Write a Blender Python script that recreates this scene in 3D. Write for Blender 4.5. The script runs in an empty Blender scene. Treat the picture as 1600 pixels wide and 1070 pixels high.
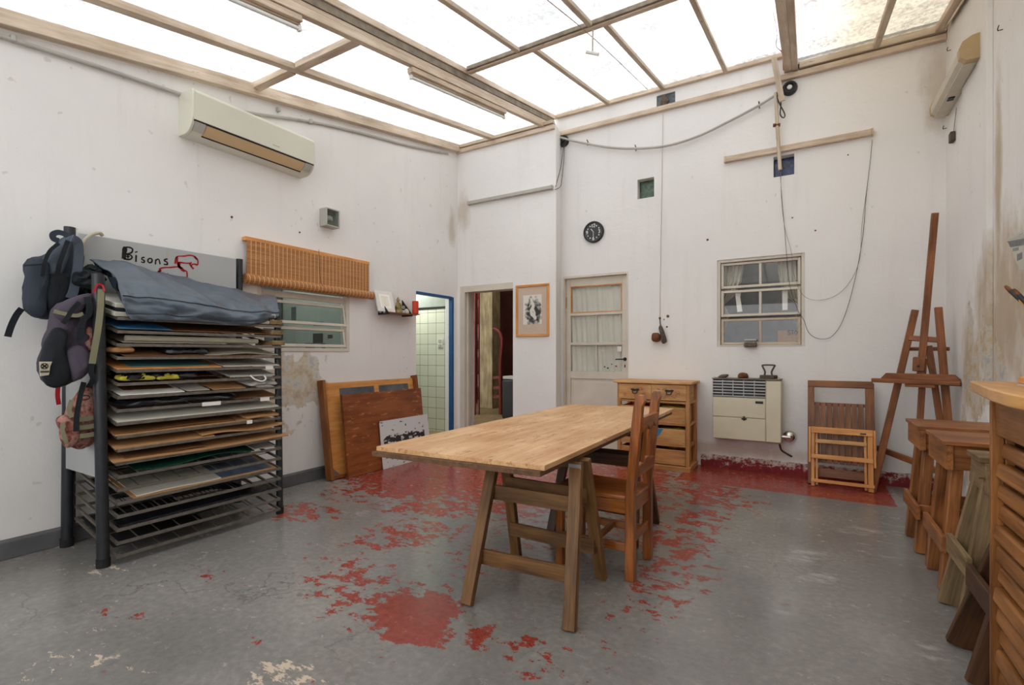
import bpy, bmesh, math, random
from math import sin, cos, tan, pi, radians, sqrt, atan2, exp
from mathutils import Vector, Matrix, noise as mnoise
random.seed(7)
S = bpy.context.scene
COL = S.collection

# ------------------------------------------------------------------ camera
FPX, YAW, HZ, H = 769.77, 0.540119, 552.1, 1.22
cam_d = bpy.data.cameras.new('camera'); cam = bpy.data.objects.new('camera', cam_d); COL.objects.link(cam)
cam.location = (0, 0, H); cam.rotation_euler = (pi/2, 0, YAW)
cam_d.sensor_fit = 'HORIZONTAL'; cam_d.sensor_width = 36; cam_d.lens = 36*FPX/1600
cam_d.shift_y = (HZ-535)/1600; cam_d.clip_start = .05; cam_d.clip_end = 100
S.camera = cam
# ------------------------------------------------------------------ light and exposure
w = bpy.data.worlds.new('overcast'); S.world = w; w.use_nodes = True
bg = w.node_tree.nodes['Background']; bg.inputs[0].default_value = (.97, .985, 1, 1); bg.inputs[1].default_value = 1.1
S.view_settings.view_transform = 'Standard'; S.view_settings.look = 'None'
S.view_settings.exposure = 2.0; S.view_settings.gamma = 1; S.view_settings.use_curve_mapping = False
S.cycles.max_bounces = 10; S.cycles.diffuse_bounces = 6; S.cycles.transparent_max_bounces = 16
S.cycles.sample_clamp_indirect = 4; S.cycles.caustics_reflective = False; S.cycles.caustics_refractive = False
def lamp(name, loc, e, r=.1, col=(1, .95, .88)):
    l = bpy.data.lights.new(name, 'POINT'); l.energy = e; l.shadow_soft_size = r; l.color = col
    o = bpy.data.objects.new(name, l); o.location = loc; COL.objects.link(o)
lamp('bathroom_fill', (-4.95, 5.0, 2.3), 8, .12, (.97, 1, .97))  # unseen fill light, added to brighten the bathroom tiles
lamp('store_room_fill', (-4.6, 6.8, 3.1), 12, .15)  # added fill, keeps the store room from going black
lamp('back_room_fill', (-.3, 8.0, 2.7), 1.5, .15)  # weak added fill behind the door and six-pane window
lamp('yard_room_fill', (-5.3, 3.0, 2.6), 5, .15, (.95, 1, 1))  # added fill for the room behind the awning window

# ------------------------------------------------------------------ places of the room
XL, YB, XR, YS = -4.089, 5.692, 1.047, 5.378      # left wall, back wall, right wall, front face of the back wall's thicker part
XSTEP = -2.605
Z0L, Z0M, SL = 3.015, 3.172, .182                 # roof: height = Z0 + SL*y, middle bay raised
def ray(x, y):
    u = (x-800)/FPX
    return Vector((cos(YAW)*u-sin(YAW), sin(YAW)*u+cos(YAW), -(y-HZ)/FPX))
def eye(): return Vector((0, 0, H))
def onX(x, y, X): r = ray(x, y); return eye()+r*(X/r.x)
def onY(x, y, Y): r = ray(x, y); return eye()+r*(Y/r.y)
def onZ(x, y, Z=0): r = ray(x, y); return eye()+r*((Z-H)/r.z)
def onP(x, y, z0, s):                              # plane z = z0 + s*y
    r = ray(x, y); return eye()+r*((z0-H)/(r.z-s*r.y))
def onYZ(x, y, y0, s):                             # plane y = y0 + s*z
    r = ray(x, y); return eye()+r*((y0+s*H)/(r.y-s*r.z))
def onXZ(x, y, x0, s):                             # plane x = x0 + s*z
    r = ray(x, y); return eye()+r*((x0+s*H)/(r.x-s*r.z))

# ------------------------------------------------------------------ node helpers
def NM(name):
    m = bpy.data.materials.new(name); m.use_nodes = True; nt = m.node_tree
    for n in list(nt.nodes):
        if n.type != 'OUTPUT_MATERIAL': nt.nodes.remove(n)
    return m, nt, [n for n in nt.nodes if n.type == 'OUTPUT_MATERIAL'][0]
def nd(nt, t, **k):
    n = nt.nodes.new(t)
    for a, b in k.items():
        if a.startswith('i_'): n.inputs[a[2:].replace('_', ' ')].default_value = b
        else: setattr(n, a, b)
    return n
def lk(nt, a, b): nt.links.new(a, b)
def c4(c): return (c[0], c[1], c[2], 1)
def srgb(r, g, b):
    f = lambda v: (v/255/12.92 if v/255 <= .04045 else ((v/255+.055)/1.055)**2.4)
    return (f(r), f(g), f(b))
def noise(nt, vec, scale, detail=4, rough=.55, mul=None):
    if mul:
        v = nd(nt, 'ShaderNodeVectorMath', operation='MULTIPLY'); v.inputs[1].default_value = mul; lk(nt, vec, v.inputs[0]); vec = v.outputs[0]
    n = nd(nt, 'ShaderNodeTexNoise'); n.inputs['Scale'].default_value = scale; n.inputs['Detail'].default_value = detail
    n.inputs['Roughness'].default_value = rough; lk(nt, vec, n.inputs['Vector']); return n.outputs['Fac']
def ramp(nt, fac, stops):
    r = nd(nt, 'ShaderNodeValToRGB'); e = r.color_ramp.elements
    while len(e) < len(stops): e.new(.5)
    for i, (p, c) in enumerate(stops):
        e[i].position = p; e[i].color = c4(c) if hasattr(c, '__len__') else (c, c, c, 1)
    lk(nt, fac, r.inputs[0]); return r.outputs[0]
def mix(nt, f, a, b, mode='MIX'):
    m = nd(nt, 'ShaderNodeMix', data_type='RGBA', blend_type=mode)
    for s, v in ((0, f), (6, a), (7, b)):
        if hasattr(v, 'links'): lk(nt, v, m.inputs[s])
        else: m.inputs[s].default_value = v if s == 0 else c4(v)
    return m.outputs[2]
def math_(nt, op, a, b=None, clamp=False):
    m = nd(nt, 'ShaderNodeMath', operation=op, use_clamp=clamp)
    for i, v in enumerate((a, b)):
        if v is None: continue
        if hasattr(v, 'links'): lk(nt, v, m.inputs[i])
        else: m.inputs[i].default_value = v
    return m.outputs[0]
def bsdf(nt, out, col, rough=.6, spec=.4, metal=0, bump=None, bstr=.3, bdist=.01, **k):
    b = nd(nt, 'ShaderNodeBsdfPrincipled')
    for nme, v in (('Base Color', col), ('Roughness', rough), ('Specular IOR Level', spec), ('Metallic', metal)):
        if hasattr(v, 'links'): lk(nt, v, b.inputs[nme])
        else: b.inputs[nme].default_value = c4(v) if nme == 'Base Color' else v
    for a, v in k.items(): b.inputs[a.replace('_', ' ')].default_value = v
    if bump is not None:
        bp = nd(nt, 'ShaderNodeBump'); bp.inputs['Strength'].default_value = bstr; bp.inputs['Distance'].default_value = bdist
        lk(nt, bump, bp.inputs['Height']); lk(nt, bp.outputs[0], b.inputs['Normal'])
    lk(nt, b.outputs[0], out.inputs[0]); return b
def objc(nt): return nd(nt, 'ShaderNodeTexCoord').outputs['Object']
def grc(nt): return nd(nt, 'ShaderNodeAttribute', attribute_name='gr').outputs['Vector']

def m_plain(name, col, rough=.6, spec=.4, metal=0, var=.12, scale=9, bstr=.15, **k):
    m, nt, out = NM(name); P = objc(nt); n = noise(nt, P, scale, 5)
    a = tuple(c*(1-var) for c in col); b = tuple(min(1, c*(1+var)) for c in col)
    bsdf(nt, out, ramp(nt, n, [(.3, a), (.7, b)]), rough, spec, metal, bump=n, bstr=bstr, bdist=.004, **k); return m
def m_wood(name, dark, light, worn=None, rough=.42, spec=.4, knots=.5, wear=.0, streak=1.0):
    m, nt, out = NM(name); G = grc(nt)
    n1 = noise(nt, G, 1, 5, .6, (2.2, 26, 26)); n2 = noise(nt, G, 1, 3, .6, (7, 130, 130)); n3 = noise(nt, G, 1, 3, .5, (3, 5, 5))
    f = math_(nt, 'ADD', math_(nt, 'MULTIPLY', n1, .65*streak), math_(nt, 'MULTIPLY', n2, .35))
    f = math_(nt, 'ADD', f, math_(nt, 'MULTIPLY', math_(nt, 'SUBTRACT', n3, .5), .55))
    col = ramp(nt, f, [(.34, dark), (.5, tuple((a+b)/2 for a, b in zip(dark, light))), (.64, light)])
    if knots:
        v = nd(nt, 'ShaderNodeVectorMath', operation='MULTIPLY'); v.inputs[1].default_value = (3.2, 9, 9); lk(nt, G, v.inputs[0])
        vo = nd(nt, 'ShaderNodeTexVoronoi'); vo.inputs['Scale'].default_value = 1; lk(nt, v.outputs[0], vo.inputs['Vector'])
        k = ramp(nt, vo.outputs['Distance'], [(.05, 1.0), (.16, 0.0)])
        gate = ramp(nt, noise(nt, G, 1.7, 1), [(.55, 0.0), (.6, 1.0)])
        col = mix(nt, math_(nt, 'MULTIPLY', math_(nt, 'MULTIPLY', k, gate), knots), col, tuple(c*.25 for c in dark))
    if worn:
        s = ramp(nt, noise(nt, G, 1, 6, .7, (9, 30, 30)), [(.62-wear, 0.0), (.68-wear, 1.0)])
        col = mix(nt, math_(nt, 'MULTIPLY', s, .6), col, worn)
    bsdf(nt, out, col, rough, spec, bump=f, bstr=.25, bdist=.003); return m
def blobs(nt, P, lst):
    out = None
    for c, r in lst:
        a = nd(nt, 'ShaderNodeVectorMath', operation='SUBTRACT'); a.inputs[1].default_value = c; lk(nt, P, a.inputs[0])
        b = nd(nt, 'ShaderNodeVectorMath', operation='DIVIDE'); b.inputs[1].default_value = r; lk(nt, a.outputs[0], b.inputs[0])
        l = nd(nt, 'ShaderNodeVectorMath', operation='LENGTH'); lk(nt, b.outputs[0], l.inputs[0])
        v = math_(nt, 'SUBTRACT', 1.0, l.outputs['Value'], True)
        out = v if out is None else math_(nt, 'MAXIMUM', out, v)
    return out
def m_plaster(name, base, stains=(), peel=(), bstr=.35, sk=.5):
    m, nt, out = NM(name); P = objc(nt)
    big = noise(nt, P, .8, 4); mid = noise(nt, P, 5, 6, .6); drip = noise(nt, P, 1, 5, .6, (9, 9, .8)); fine = noise(nt, P, 60, 3)
    col = ramp(nt, big, [(.35, tuple(c*.96 for c in base)), (.65, tuple(min(1, c*1.03) for c in base))])
    col = mix(nt, math_(nt, 'MULTIPLY', ramp(nt, drip, [(.56, 0.0), (.8, 1.0)]), .16), col, srgb(190, 180, 168))
    sp = ramp(nt, noise(nt, P, 16, 2, .4), [(.735, 0.0), (.76, 1.0)])
    col = mix(nt, math_(nt, 'MULTIPLY', sp, .22), col, srgb(140, 125, 110))
    if stains:
        b = blobs(nt, P, stains)
        s = ramp(nt, math_(nt, 'ADD', b, math_(nt, 'MULTIPLY', math_(nt, 'SUBTRACT', noise(nt, P, 1, 6, .65, (7, 7, 3)), .5), 1.1)), [(.3, 0.0), (.75, 1.0)])
        col = mix(nt, math_(nt, 'MULTIPLY', s, sk), col, mix(nt, mid, srgb(196, 176, 146), srgb(160, 140, 112)))
    if peel:
        b = blobs(nt, P, peel)
        s = ramp(nt, math_(nt, 'ADD', b, math_(nt, 'MULTIPLY', math_(nt, 'SUBTRACT', mid, .5), 1.6)), [(.42, 0.0), (.46, 1.0)])
        pc = ramp(nt, noise(nt, P, 9, 5, .7), [(.3, srgb(150, 140, 122)), (.45, srgb(196, 176, 140)), (.55, srgb(205, 200, 190)), (.66, srgb(160, 168, 172)), (.75, srgb(186, 180, 168))])
        col = mix(nt, math_(nt, 'MULTIPLY', s, .8), col, pc)
    h = math_(nt, 'ADD', math_(nt, 'MULTIPLY', mid, 1.0), math_(nt, 'MULTIPLY', fine, .12))
    bsdf(nt, out, col, .75, .25, bump=h, bstr=bstr, bdist=.02); return m
def m_attr(name, rough=.6, spec=.3, **k):
    m, nt, out = NM(name); a = nd(nt, 'ShaderNodeAttribute', attribute_name='pc').outputs['Color']
    bsdf(nt, out, a, rough, spec, **k); return m
def m_glass(name, tint=(.985, .99, .985), rough=.02, mixv=.12):
    m, nt, out = NM(name); t = nd(nt, 'ShaderNodeBsdfTransparent'); t.inputs[0].default_value = c4(tint)
    g = nd(nt, 'ShaderNodeBsdfGlossy'); g.inputs['Roughness'].default_value = rough
    f = nd(nt, 'ShaderNodeFresnel'); f.inputs[0].default_value = 1.5
    s = nd(nt, 'ShaderNodeMixShader'); gm = nd(nt, 'ShaderNodeNewGeometry'); lk(nt, math_(nt, 'MULTIPLY', f.outputs[0], math_(nt, 'SUBTRACT', 1.0, gm.outputs['Backfacing'])), s.inputs[0]); lk(nt, t.outputs[0], s.inputs[1]); lk(nt, g.outputs[0], s.inputs[2])
    lk(nt, s.outputs[0], out.inputs[0]); return m
def m_roofglass(name):
    m, nt, out = NM(name); P = objc(nt)
    n = noise(nt, P, 1, 6, .75, (30, 18, 30)); n2 = noise(nt, P, 2.0, 4)
    tc = ramp(nt, math_(nt, 'ADD', math_(nt, 'MULTIPLY', n, .6), math_(nt, 'MULTIPLY', n2, .4)), [(.39, (.22, .22, .22)), (.58, (.50, .50, .495))])
    sx = nd(nt, 'ShaderNodeSeparateXYZ'); lk(nt, P, sx.inputs[0])
    warm = math_(nt, 'MULTIPLY', math_(nt, 'ADD', sx.outputs[0], .15), 2.0, True)      # the right bay's sheets are yellowed and thicker
    tc = mix(nt, warm, tc, (.62, .54, .42), 'MULTIPLY')
    t = nd(nt, 'ShaderNodeBsdfTransparent'); tl = nd(nt, 'ShaderNodeBsdfTranslucent'); df = nd(nt, 'ShaderNodeBsdfDiffuse')
    for x in (t, tl): lk(nt, tc, x.inputs[0])
    df.inputs[0].default_value = (.75, .75, .75, 1)
    bp = nd(nt, 'ShaderNodeBump'); bp.inputs['Strength'].default_value = .6; lk(nt, n, bp.inputs['Height']); lk(nt, bp.outputs[0], tl.inputs['Normal'])
    s = nd(nt, 'ShaderNodeMixShader'); s.inputs[0].default_value = .35; lk(nt, t.outputs[0], s.inputs[1]); lk(nt, tl.outputs[0], s.inputs[2])
    s2 = nd(nt, 'ShaderNodeMixShader'); s2.inputs[0].default_value = .1; lk(nt, s.outputs[0], s2.inputs[1]); lk(nt, df.outputs[0], s2.inputs[2])
    lk(nt, s2.outputs[0], out.inputs[0]); return m
def m_floor(name):
    m, nt, out = NM(name); P = objc(nt)
    d = nd(nt, 'ShaderNodeAttribute', attribute_name='pc'); sp = nd(nt, 'ShaderNodeSeparateColor'); lk(nt, d.outputs['Color'], sp.inputs[0])
    n = noise(nt, P, 8.5, 10, .72, (1, 1.35, 1)); nf = noise(nt, P, 30, 5, .6); big = noise(nt, P, 1.1, 4)
    v = math_(nt, 'ADD', sp.outputs[0], math_(nt, 'MULTIPLY', math_(nt, 'SUBTRACT', n, .5), 3.0))
    red = ramp(nt, v, [(.56, 0.0), (.585, 1.0)])
    g = ramp(nt, math_(nt, 'ADD', math_(nt, 'MULTIPLY', big, .6), math_(nt, 'MULTIPLY', nf, .4)), [(.3, srgb(106, 105, 103)), (.5, srgb(127, 124, 120)), (.7, srgb(154, 150, 144))])
    st = ramp(nt, noise(nt, P, 1, 5, .6, (9, 2.5, 1)), [(.6, 0.0), (.78, 1.0)])
    g = mix(nt, math_(nt, 'MULTIPLY', st, .35), g, srgb(160, 158, 154))
    # hairline cracks and scratches
    vo = nd(nt, 'ShaderNodeTexVoronoi', feature='DISTANCE_TO_EDGE'); vo.inputs['Scale'].default_value = .8
    wv = nd(nt, 'ShaderNodeVectorMath', operation='ADD'); lk(nt, P, wv.inputs[0])
    nn = nd(nt, 'ShaderNodeTexNoise'); nn.inputs['Scale'].default_value = 2.5; nn.inputs['Detail'].default_value = 6; lk(nt, P, nn.inputs['Vector']); lk(nt, nn.outputs['Color'], wv.inputs[1]); lk(nt, wv.outputs[0], vo.inputs['Vector'])
    cr = ramp(nt, vo.outputs['Distance'], [(.0, 1.0), (.007, 0.0)])
    cr = math_(nt, 'MULTIPLY', cr, ramp(nt, big, [(.45, 0.0), (.6, 1.0)]))
    g = mix(nt, math_(nt, 'MULTIPLY', cr, .5), g, srgb(62, 60, 60))
    vb = math_(nt, 'ADD', sp.outputs[1], math_(nt, 'MULTIPLY', math_(nt, 'SUBTRACT', noise(nt, P, 11, 9, .75, (1, 2, 1)), .5), 3.2))
    g = mix(nt, ramp(nt, vb, [(.60, 0.0), (.64, 1.0)]), g, srgb(196, 180, 160))
    vw = math_(nt, 'ADD', sp.outputs[2], math_(nt, 'MULTIPLY', math_(nt, 'SUBTRACT', noise(nt, P, 6, 6, .7, (1, 2, 1)), .5), 1.5))
    g = mix(nt, math_(nt, 'MULTIPLY', ramp(nt, vw, [(.5, 0.0), (.8, 1.0)]), .6), g, srgb(196, 194, 190))
    rc = ramp(nt, nf, [(.3, srgb(124, 46, 36)), (.7, srgb(158, 70, 56))])
    col = mix(nt, red, g, rc)
    ro = ramp(nt, n, [(.3, .10), (.7, .32)])
    bsdf(nt, out, col, ro, .5, bump=math_(nt, 'ADD', math_(nt, 'MULTIPLY', red, .5), math_(nt, 'MULTIPLY', nf, .4)), bstr=.25, bdist=.004); return m
def m_tiles(name, c, grout, size, frame='xz', rough=.25):
    m, nt, out = NM(name); P = objc(nt); s = nd(nt, 'ShaderNodeSeparateXYZ'); lk(nt, P, s.inputs[0])
    cb = nd(nt, 'ShaderNodeCombineXYZ')
    lk(nt, s.outputs[0 if frame[0] == 'x' else 1], cb.inputs[0]); lk(nt, s.outputs[2 if frame[1] == 'z' else 1], cb.inputs[1])
    br = nd(nt, 'ShaderNodeTexBrick', offset=0.0); br.inputs['Scale'].default_value = 1; br.inputs['Mortar Size'].default_value = .0035
    br.inputs['Brick Width'].default_value = size; br.inputs['Row Height'].default_value = size; br.inputs['Mortar Smooth'].default_value = .2
    br.inputs['Color1'].default_value = c4(c); br.inputs['Color2'].default_value = c4(tuple(x*.93 for x in c)); br.inputs['Mortar'].default_value = c4(grout)
    lk(nt, cb.outputs[0], br.inputs['Vector']); bsdf(nt, out, br.outputs[0], rough, .5, bump=br.outputs['Fac'], bstr=-.3); return m
def m_fabric(name, c, rough=.85, scale=220, wr=.6):
    m, nt, out = NM(name); P = objc(nt); n = noise(nt, P, scale, 2); k = noise(nt, P, 9, 5)
    col = mix(nt, k, tuple(x*.75 for x in c), tuple(min(1, x*1.25) for x in c))
    bsdf(nt, out, col, rough, .25, bump=math_(nt, 'ADD', math_(nt, 'MULTIPLY', n, .15), math_(nt, 'MULTIPLY', k, 1.0)), bstr=wr, bdist=.02); return m
def m_camo(name):
    m, nt, out = NM(name); P = objc(nt); n = noise(nt, P, 24, 3, .6)
    bsdf(nt, out, ramp(nt, n, [(.36, srgb(96, 54, 48)), (.46, srgb(146, 92, 82)), (.56, srgb(176, 130, 118)), (.66, srgb(120, 100, 84))]), .85, .2, bump=n, bstr=.4); return m
def m_blind(name):
    m, nt, out = NM(name); G = objc(nt); s = nd(nt, 'ShaderNodeSeparateXYZ'); lk(nt, G, s.inputs[0])
    a = math_(nt, 'SINE', math_(nt, 'MULTIPLY', s.outputs[2], 2*pi/.0125))
    n = noise(nt, G, 1, 4, .6, (3, 3, 80)); col = ramp(nt, n, [(.3, srgb(160, 102, 54)), (.7, srgb(204, 146, 88))])
    col = mix(nt, ramp(nt, a, [(.0, .5), (.35, 0.0)]), col, srgb(120, 70, 34))
    th = math_(nt, 'ABSOLUTE', math_(nt, 'SINE', math_(nt, 'MULTIPLY', s.outputs[1], pi/.042)))
    col = mix(nt, ramp(nt, th, [(.16, .9), (.26, 0.0)]), col, srgb(226, 190, 140))
    bsdf(nt, out, col, .5, .35, bump=a, bstr=.4, bdist=.003); return m

WALL = (.80, .785, .765)
M = {}
M['floor'] = m_floor('worn painted concrete floor')
M['wall_l'] = m_plaster('left wall plaster', WALL, stains=[((XL, 5.25, 2.9), (.8, .16, .4))], peel=[((XL, 2.75, .95), (.5, .75, .62)), ((XL, 2.35, 1.0), (.5, .5, .55)), ((XL, 3.0, 1.05), (.5, .3, .4))])
M['wall_b'] = m_plaster('back wall plaster', WALL, stains=[((-4.0, YS, 3.15), (.2, .8, .45)), ((1.0, YB, 3.6), (.22, .5, .7)), ((-1.0, YB, .2), (2.5, .4, .12))])
M['wall_r'] = m_plaster('right wall damp plaster', WALL, stains=[((XR, 4.2, 1.5), (.5, 1.0, 1.0)), ((XR, 4.9, 1.1), (.5, .4, .6)), ((XR, 4.3, 2.2), (.5, .12, 1.5)), ((XR, 3.3, 1.4), (.5, .9, .7))],
                        peel=[((XR, 4.75, .95), (.5, .38, .42)), ((XR, 4.3, 1.0), (.5, .35, .4)), ((XR, 4.95, .5), (.5, .3, .5)), ((XR, 4.5, 1.25), (.5, .3, .35)), ((XR, 4.85, 1.4), (.5, .12, .3))], bstr=.6, sk=.85)
M['room_grey'] = m_plain('grey room paint', srgb(120, 118, 116), .8, .2)
M['wall_plain'] = m_plain('plain wall paint', (.72, .71, .69), .8, .2)
M['roofglass'] = m_roofglass('mottled translucent roof sheet')
M['beige'] = m_wood('beige painted timber', srgb(182, 160, 136), srgb(218, 200, 180), worn=srgb(150, 122, 98), wear=.0, knots=0, rough=.6)
M['beige2'] = m_wood('grimy painted timber', srgb(176, 156, 132), srgb(204, 190, 170), worn=srgb(110, 88, 70), wear=.0, knots=0, rough=.65)
M['steel_dirty'] = m_plain('dirty grey steel', srgb(126, 114, 98), .6, .4, .3, .3, 14)
M['steel'] = m_plain('bare steel', srgb(150, 150, 150), .35, .5, .8, .15)
M['darksteel'] = m_plain('dark iron', srgb(52, 48, 46), .5, .5, .5, .3, 20)
M['rust'] = m_plain('rusty iron', srgb(112, 72, 46), .75, .3, .2, .4, 40)
M['grey_skirt'] = m_plain('grey painted skirting', srgb(92, 92, 94), .5, .4, 0, .25, 5)
M['black_post'] = m_plain('black blue painted steel', srgb(34, 37, 42), .45, .5, 0, .25, 30)
M['black'] = m_plain('black plastic', srgb(26, 26, 28), .45, .45, 0, .2, 20)
M['rubber'] = m_plain('black rubber', srgb(34, 34, 35), .7, .3)
M['tray'] = m_plain('galvanised tray steel', srgb(112, 106, 98), .5, .5, .4, .25, 25)
M['greypanel'] = m_plain('grey painted board', srgb(168, 170, 170), .55, .35, 0, .05, 2)
M['white'] = m_plain('white paint', srgb(222, 220, 214), .5, .4, 0, .04)
M['cream'] = m_plain('cream door paint', srgb(208, 200, 186), .5, .4, 0, .07, 4)
M['paper'] = m_plain('white paper', srgb(226, 224, 218), .8, .2, 0, .03)
M['acwhite'] = m_plain('aged ivory plastic', srgb(214, 212, 196), .4, .45, 0, .03, 3, .03)
M['acbeige'] = m_plain('yellowed plastic', srgb(206, 178, 138), .5, .4, 0, .06, 3, .03)
M['acgrey'] = m_plain('grey plastic', srgb(176, 174, 166), .5, .4, 0, .04, 3, .03)
M['heater'] = m_plain('heater enamel', srgb(212, 204, 178), .4, .45, 0, .05, 4, .05)
M['chrome'] = m_plain('chrome', srgb(200, 198, 192), .18, .5, 1, .05)
M['table'] = m_wood('scuffed pine table board', srgb(190, 142, 96), srgb(226, 186, 140), worn=srgb(140, 90, 54), wear=.045, rough=.4, spec=.4, knots=.35, streak=.9)
M['ply_edge'] = m_wood('dark board edge', srgb(70, 48, 30), srgb(118, 84, 54), rough=.6, knots=0)
M['trestle'] = m_wood('weathered trestle pine', srgb(78, 52, 28), srgb(134, 96, 56), worn=srgb(96, 88, 74), wear=.0, rough=.55)
M['trestle_d'] = m_wood('dark trestle wood', srgb(52, 32, 18), srgb(96, 62, 36), rough=.5)
M['chair'] = m_wood('varnished red brown wood', srgb(96, 46, 14), srgb(176, 104, 44), rough=.28, spec=.55, knots=.7)
M['pine'] = m_wood('light pine', srgb(176, 122, 70), srgb(216, 170, 112), rough=.5, knots=.45)
M['pine_d'] = m_wood('pine crate', srgb(160, 104, 58), srgb(206, 154, 100), rough=.5, knots=.5)
M['orange'] = m_wood('orange varnished pine', srgb(190, 122, 58), srgb(224, 162, 94), rough=.4, knots=.2)
M['orange_edge'] = m_wood('brown varnished edge', srgb(110, 62, 24), srgb(150, 92, 44), rough=.4, knots=.0)
M['brown_board'] = m_wood('scratched brown panel', srgb(108, 54, 24), srgb(146, 84, 44), worn=srgb(204, 146, 90), wear=.03, rough=.35, knots=0)
M['teak'] = m_wood('brown folding chair wood', srgb(92, 54, 28), srgb(146, 92, 52), rough=.4, knots=.2)
M['easel'] = m_wood('brown easel wood', srgb(96, 54, 26), srgb(152, 94, 54), worn=srgb(150, 130, 110), wear=-.04, rough=.45, knots=.2)
M['stool'] = m_wood('red brown bench wood', srgb(96, 54, 26), srgb(172, 110, 62), rough=.4, knots=1.0)
M['greywood'] = m_wood('grey weathered wood', srgb(98, 76, 48), srgb(148, 124, 90), rough=.7, knots=.4)
M['slat'] = m_wood('aged slat wood', srgb(104, 62, 28), srgb(170, 112, 60), worn=srgb(120, 100, 84), wear=-.03, rough=.42, knots=.2)
M['slat_dark'] = m_plain('dark cabinet inside', srgb(56, 36, 22), .7, .2)
M['topwood'] = m_wood('golden cabinet top', srgb(176, 118, 60), srgb(218, 164, 98), rough=.3, knots=0)
M['cardboard'] = m_wood('cardboard', srgb(168, 126, 84), srgb(204, 164, 120), rough=.8, knots=0, spec=.2, streak=.5)
M['cardboard_d'] = m_wood('dark hardboard', srgb(108, 74, 46), srgb(146, 104, 68), rough=.8, knots=0, spec=.2, streak=.5)
M['bluepaint'] = m_plain('blue painted frame', srgb(36, 84, 132), .45, .4, 0, .15, 8)
M['tile'] = m_tiles('pale green wall tiles', srgb(214, 216, 196), srgb(130, 130, 110), .15)
M['yardwall'] = m_plain('pale green grey wall', srgb(176, 184, 172), .7, .2, 0, .05)
M['bathpaint'] = m_plain('grey green paint', srgb(150, 156, 146), .8, .2, 0, .1)
M['darkline'] = m_plain('black tile trim', srgb(30, 30, 28), .4, .4)
M['storewall'] = m_plain('dark brown store wall', srgb(70, 34, 26), .8, .2, 0, .3, 2)
M['storefloor'] = m_plain('store terrazzo', srgb(150, 130, 94), .5, .3, 0, .25, 12)
M['concrete'] = m_wood('board-marked concrete pillar', srgb(128, 112, 82), srgb(186, 168, 130), rough=.8, knots=0)
M['redmetal'] = m_plain('red painted metal', srgb(110, 36, 26), .5, .4)
M['glass'] = m_glass('window glass')
M['glass_d'] = m_glass('grey window glass', (.8, .84, .83), .03, .25)
M['curtain'] = None
m, nt, out = NM('linen curtain'); P = objc(nt); k = noise(nt, P, 3, 4); wv = noise(nt, P, 300, 2)
cc = mix(nt, k, srgb(214, 212, 200), srgb(238, 236, 226)); d1 = nd(nt, 'ShaderNodeBsdfDiffuse'); t1 = nd(nt, 'ShaderNodeBsdfTranslucent'); lk(nt, cc, d1.inputs[0]); lk(nt, cc, t1.inputs[0])
s1 = nd(nt, 'ShaderNodeMixShader'); s1.inputs[0].default_value = .15; lk(nt, d1.outputs[0], s1.inputs[1]); lk(nt, t1.outputs[0], s1.inputs[2]); lk(nt, s1.outputs[0], out.inputs[0]); M['curtain'] = m
M['tarp'] = m_plain('blue grey vinyl tarp', srgb(76, 88, 100), .34, .5, 0, .08, 3, .2)
M['tarp_d'] = m_plain('dark tarp lining', srgb(38, 48, 60), .5, .4)
M['bp_blue'] = m_fabric('slate blue pack cloth', srgb(52, 58, 68))
M['bp_grey'] = m_fabric('light slate pack cloth', srgb(78, 86, 98))
M['bp_dark'] = m_fabric('dark pack mesh', srgb(30, 34, 38))
M['bp_purple'] = m_fabric('faded purple pack cloth', srgb(74, 66, 78))
M['camo'] = m_camo('pink brown camouflage cloth')
M['khaki'] = m_fabric('khaki webbing', srgb(128, 124, 100), .8, 400, .2)
M['redcloth'] = m_plain('red webbing', srgb(170, 32, 38), .7, .3)
M['redcandle'] = m_plain('red candle wax', srgb(206, 58, 36), .5, .4, 0, .06)
M['blind'] = m_blind('bamboo blind')
M['gold'] = m_plain('bronze figurine', srgb(150, 132, 86), .45, .5, .4, .3, 60)
M['teal'] = m_plain('teal paper', srgb(92, 138, 134), .7, .2, 0, .2)
M['bluepaper'] = m_plain('blue paper', srgb(66, 132, 178), .6, .3, 0, .3, 12)
M['navy'] = m_plain('deep blue print', srgb(84, 98, 118), .5, .4, 0, .35, 9)
M['yellow'] = m_plain('yellow plastic', srgb(178, 168, 62), .5, .4, 0, .3, 12)
M['greennet'] = m_plain('dark green net', srgb(26, 74, 60), .6, .3, 0, .4, 40)
M['blackbag'] = m_plain('black shiny plastic', srgb(24, 26, 32), .22, .6, 0, .3, 14, .6)
M['offwhite'] = m_plain('off white board', srgb(194, 190, 178), .6, .3, 0, .06)
M['beigepaper'] = m_plain('beige paper', srgb(176, 170, 152), .7, .25, 0, .08)
M['stone'] = m_plain('dull stone', srgb(104, 92, 80), .8, .2, 0, .35, 40, .6)
M['iron'] = m_plain('brown iron', srgb(86, 72, 62), .6, .4, .3, .3, 30)
M['conduit'] = m_plain('painted grey conduit', srgb(176, 172, 164), .5, .4, 0, .08)
M['cable'] = m_plain('beige cable', srgb(150, 132, 112), .6, .3)
M['cable_d'] = m_plain('dark cable', srgb(66, 60, 56), .6, .3)
M['tube'] = m_plain('unlit fluorescent glass', srgb(226, 230, 228), .15, .5, 0, .02)
M['redskirt'] = None
m, nt, out = NM('flaking red skirting'); P = objc(nt); n = noise(nt, P, 14, 7, .75, (1, 1, 1.6)); g = noise(nt, P, 30, 4)
sz = nd(nt, 'ShaderNodeSeparateXYZ'); lk(nt, P, sz.inputs[0])
v = math_(nt, 'ADD', n, math_(nt, 'MULTIPLY', math_(nt, 'SUBTRACT', .075, sz.outputs[2]), 1.8))
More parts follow.
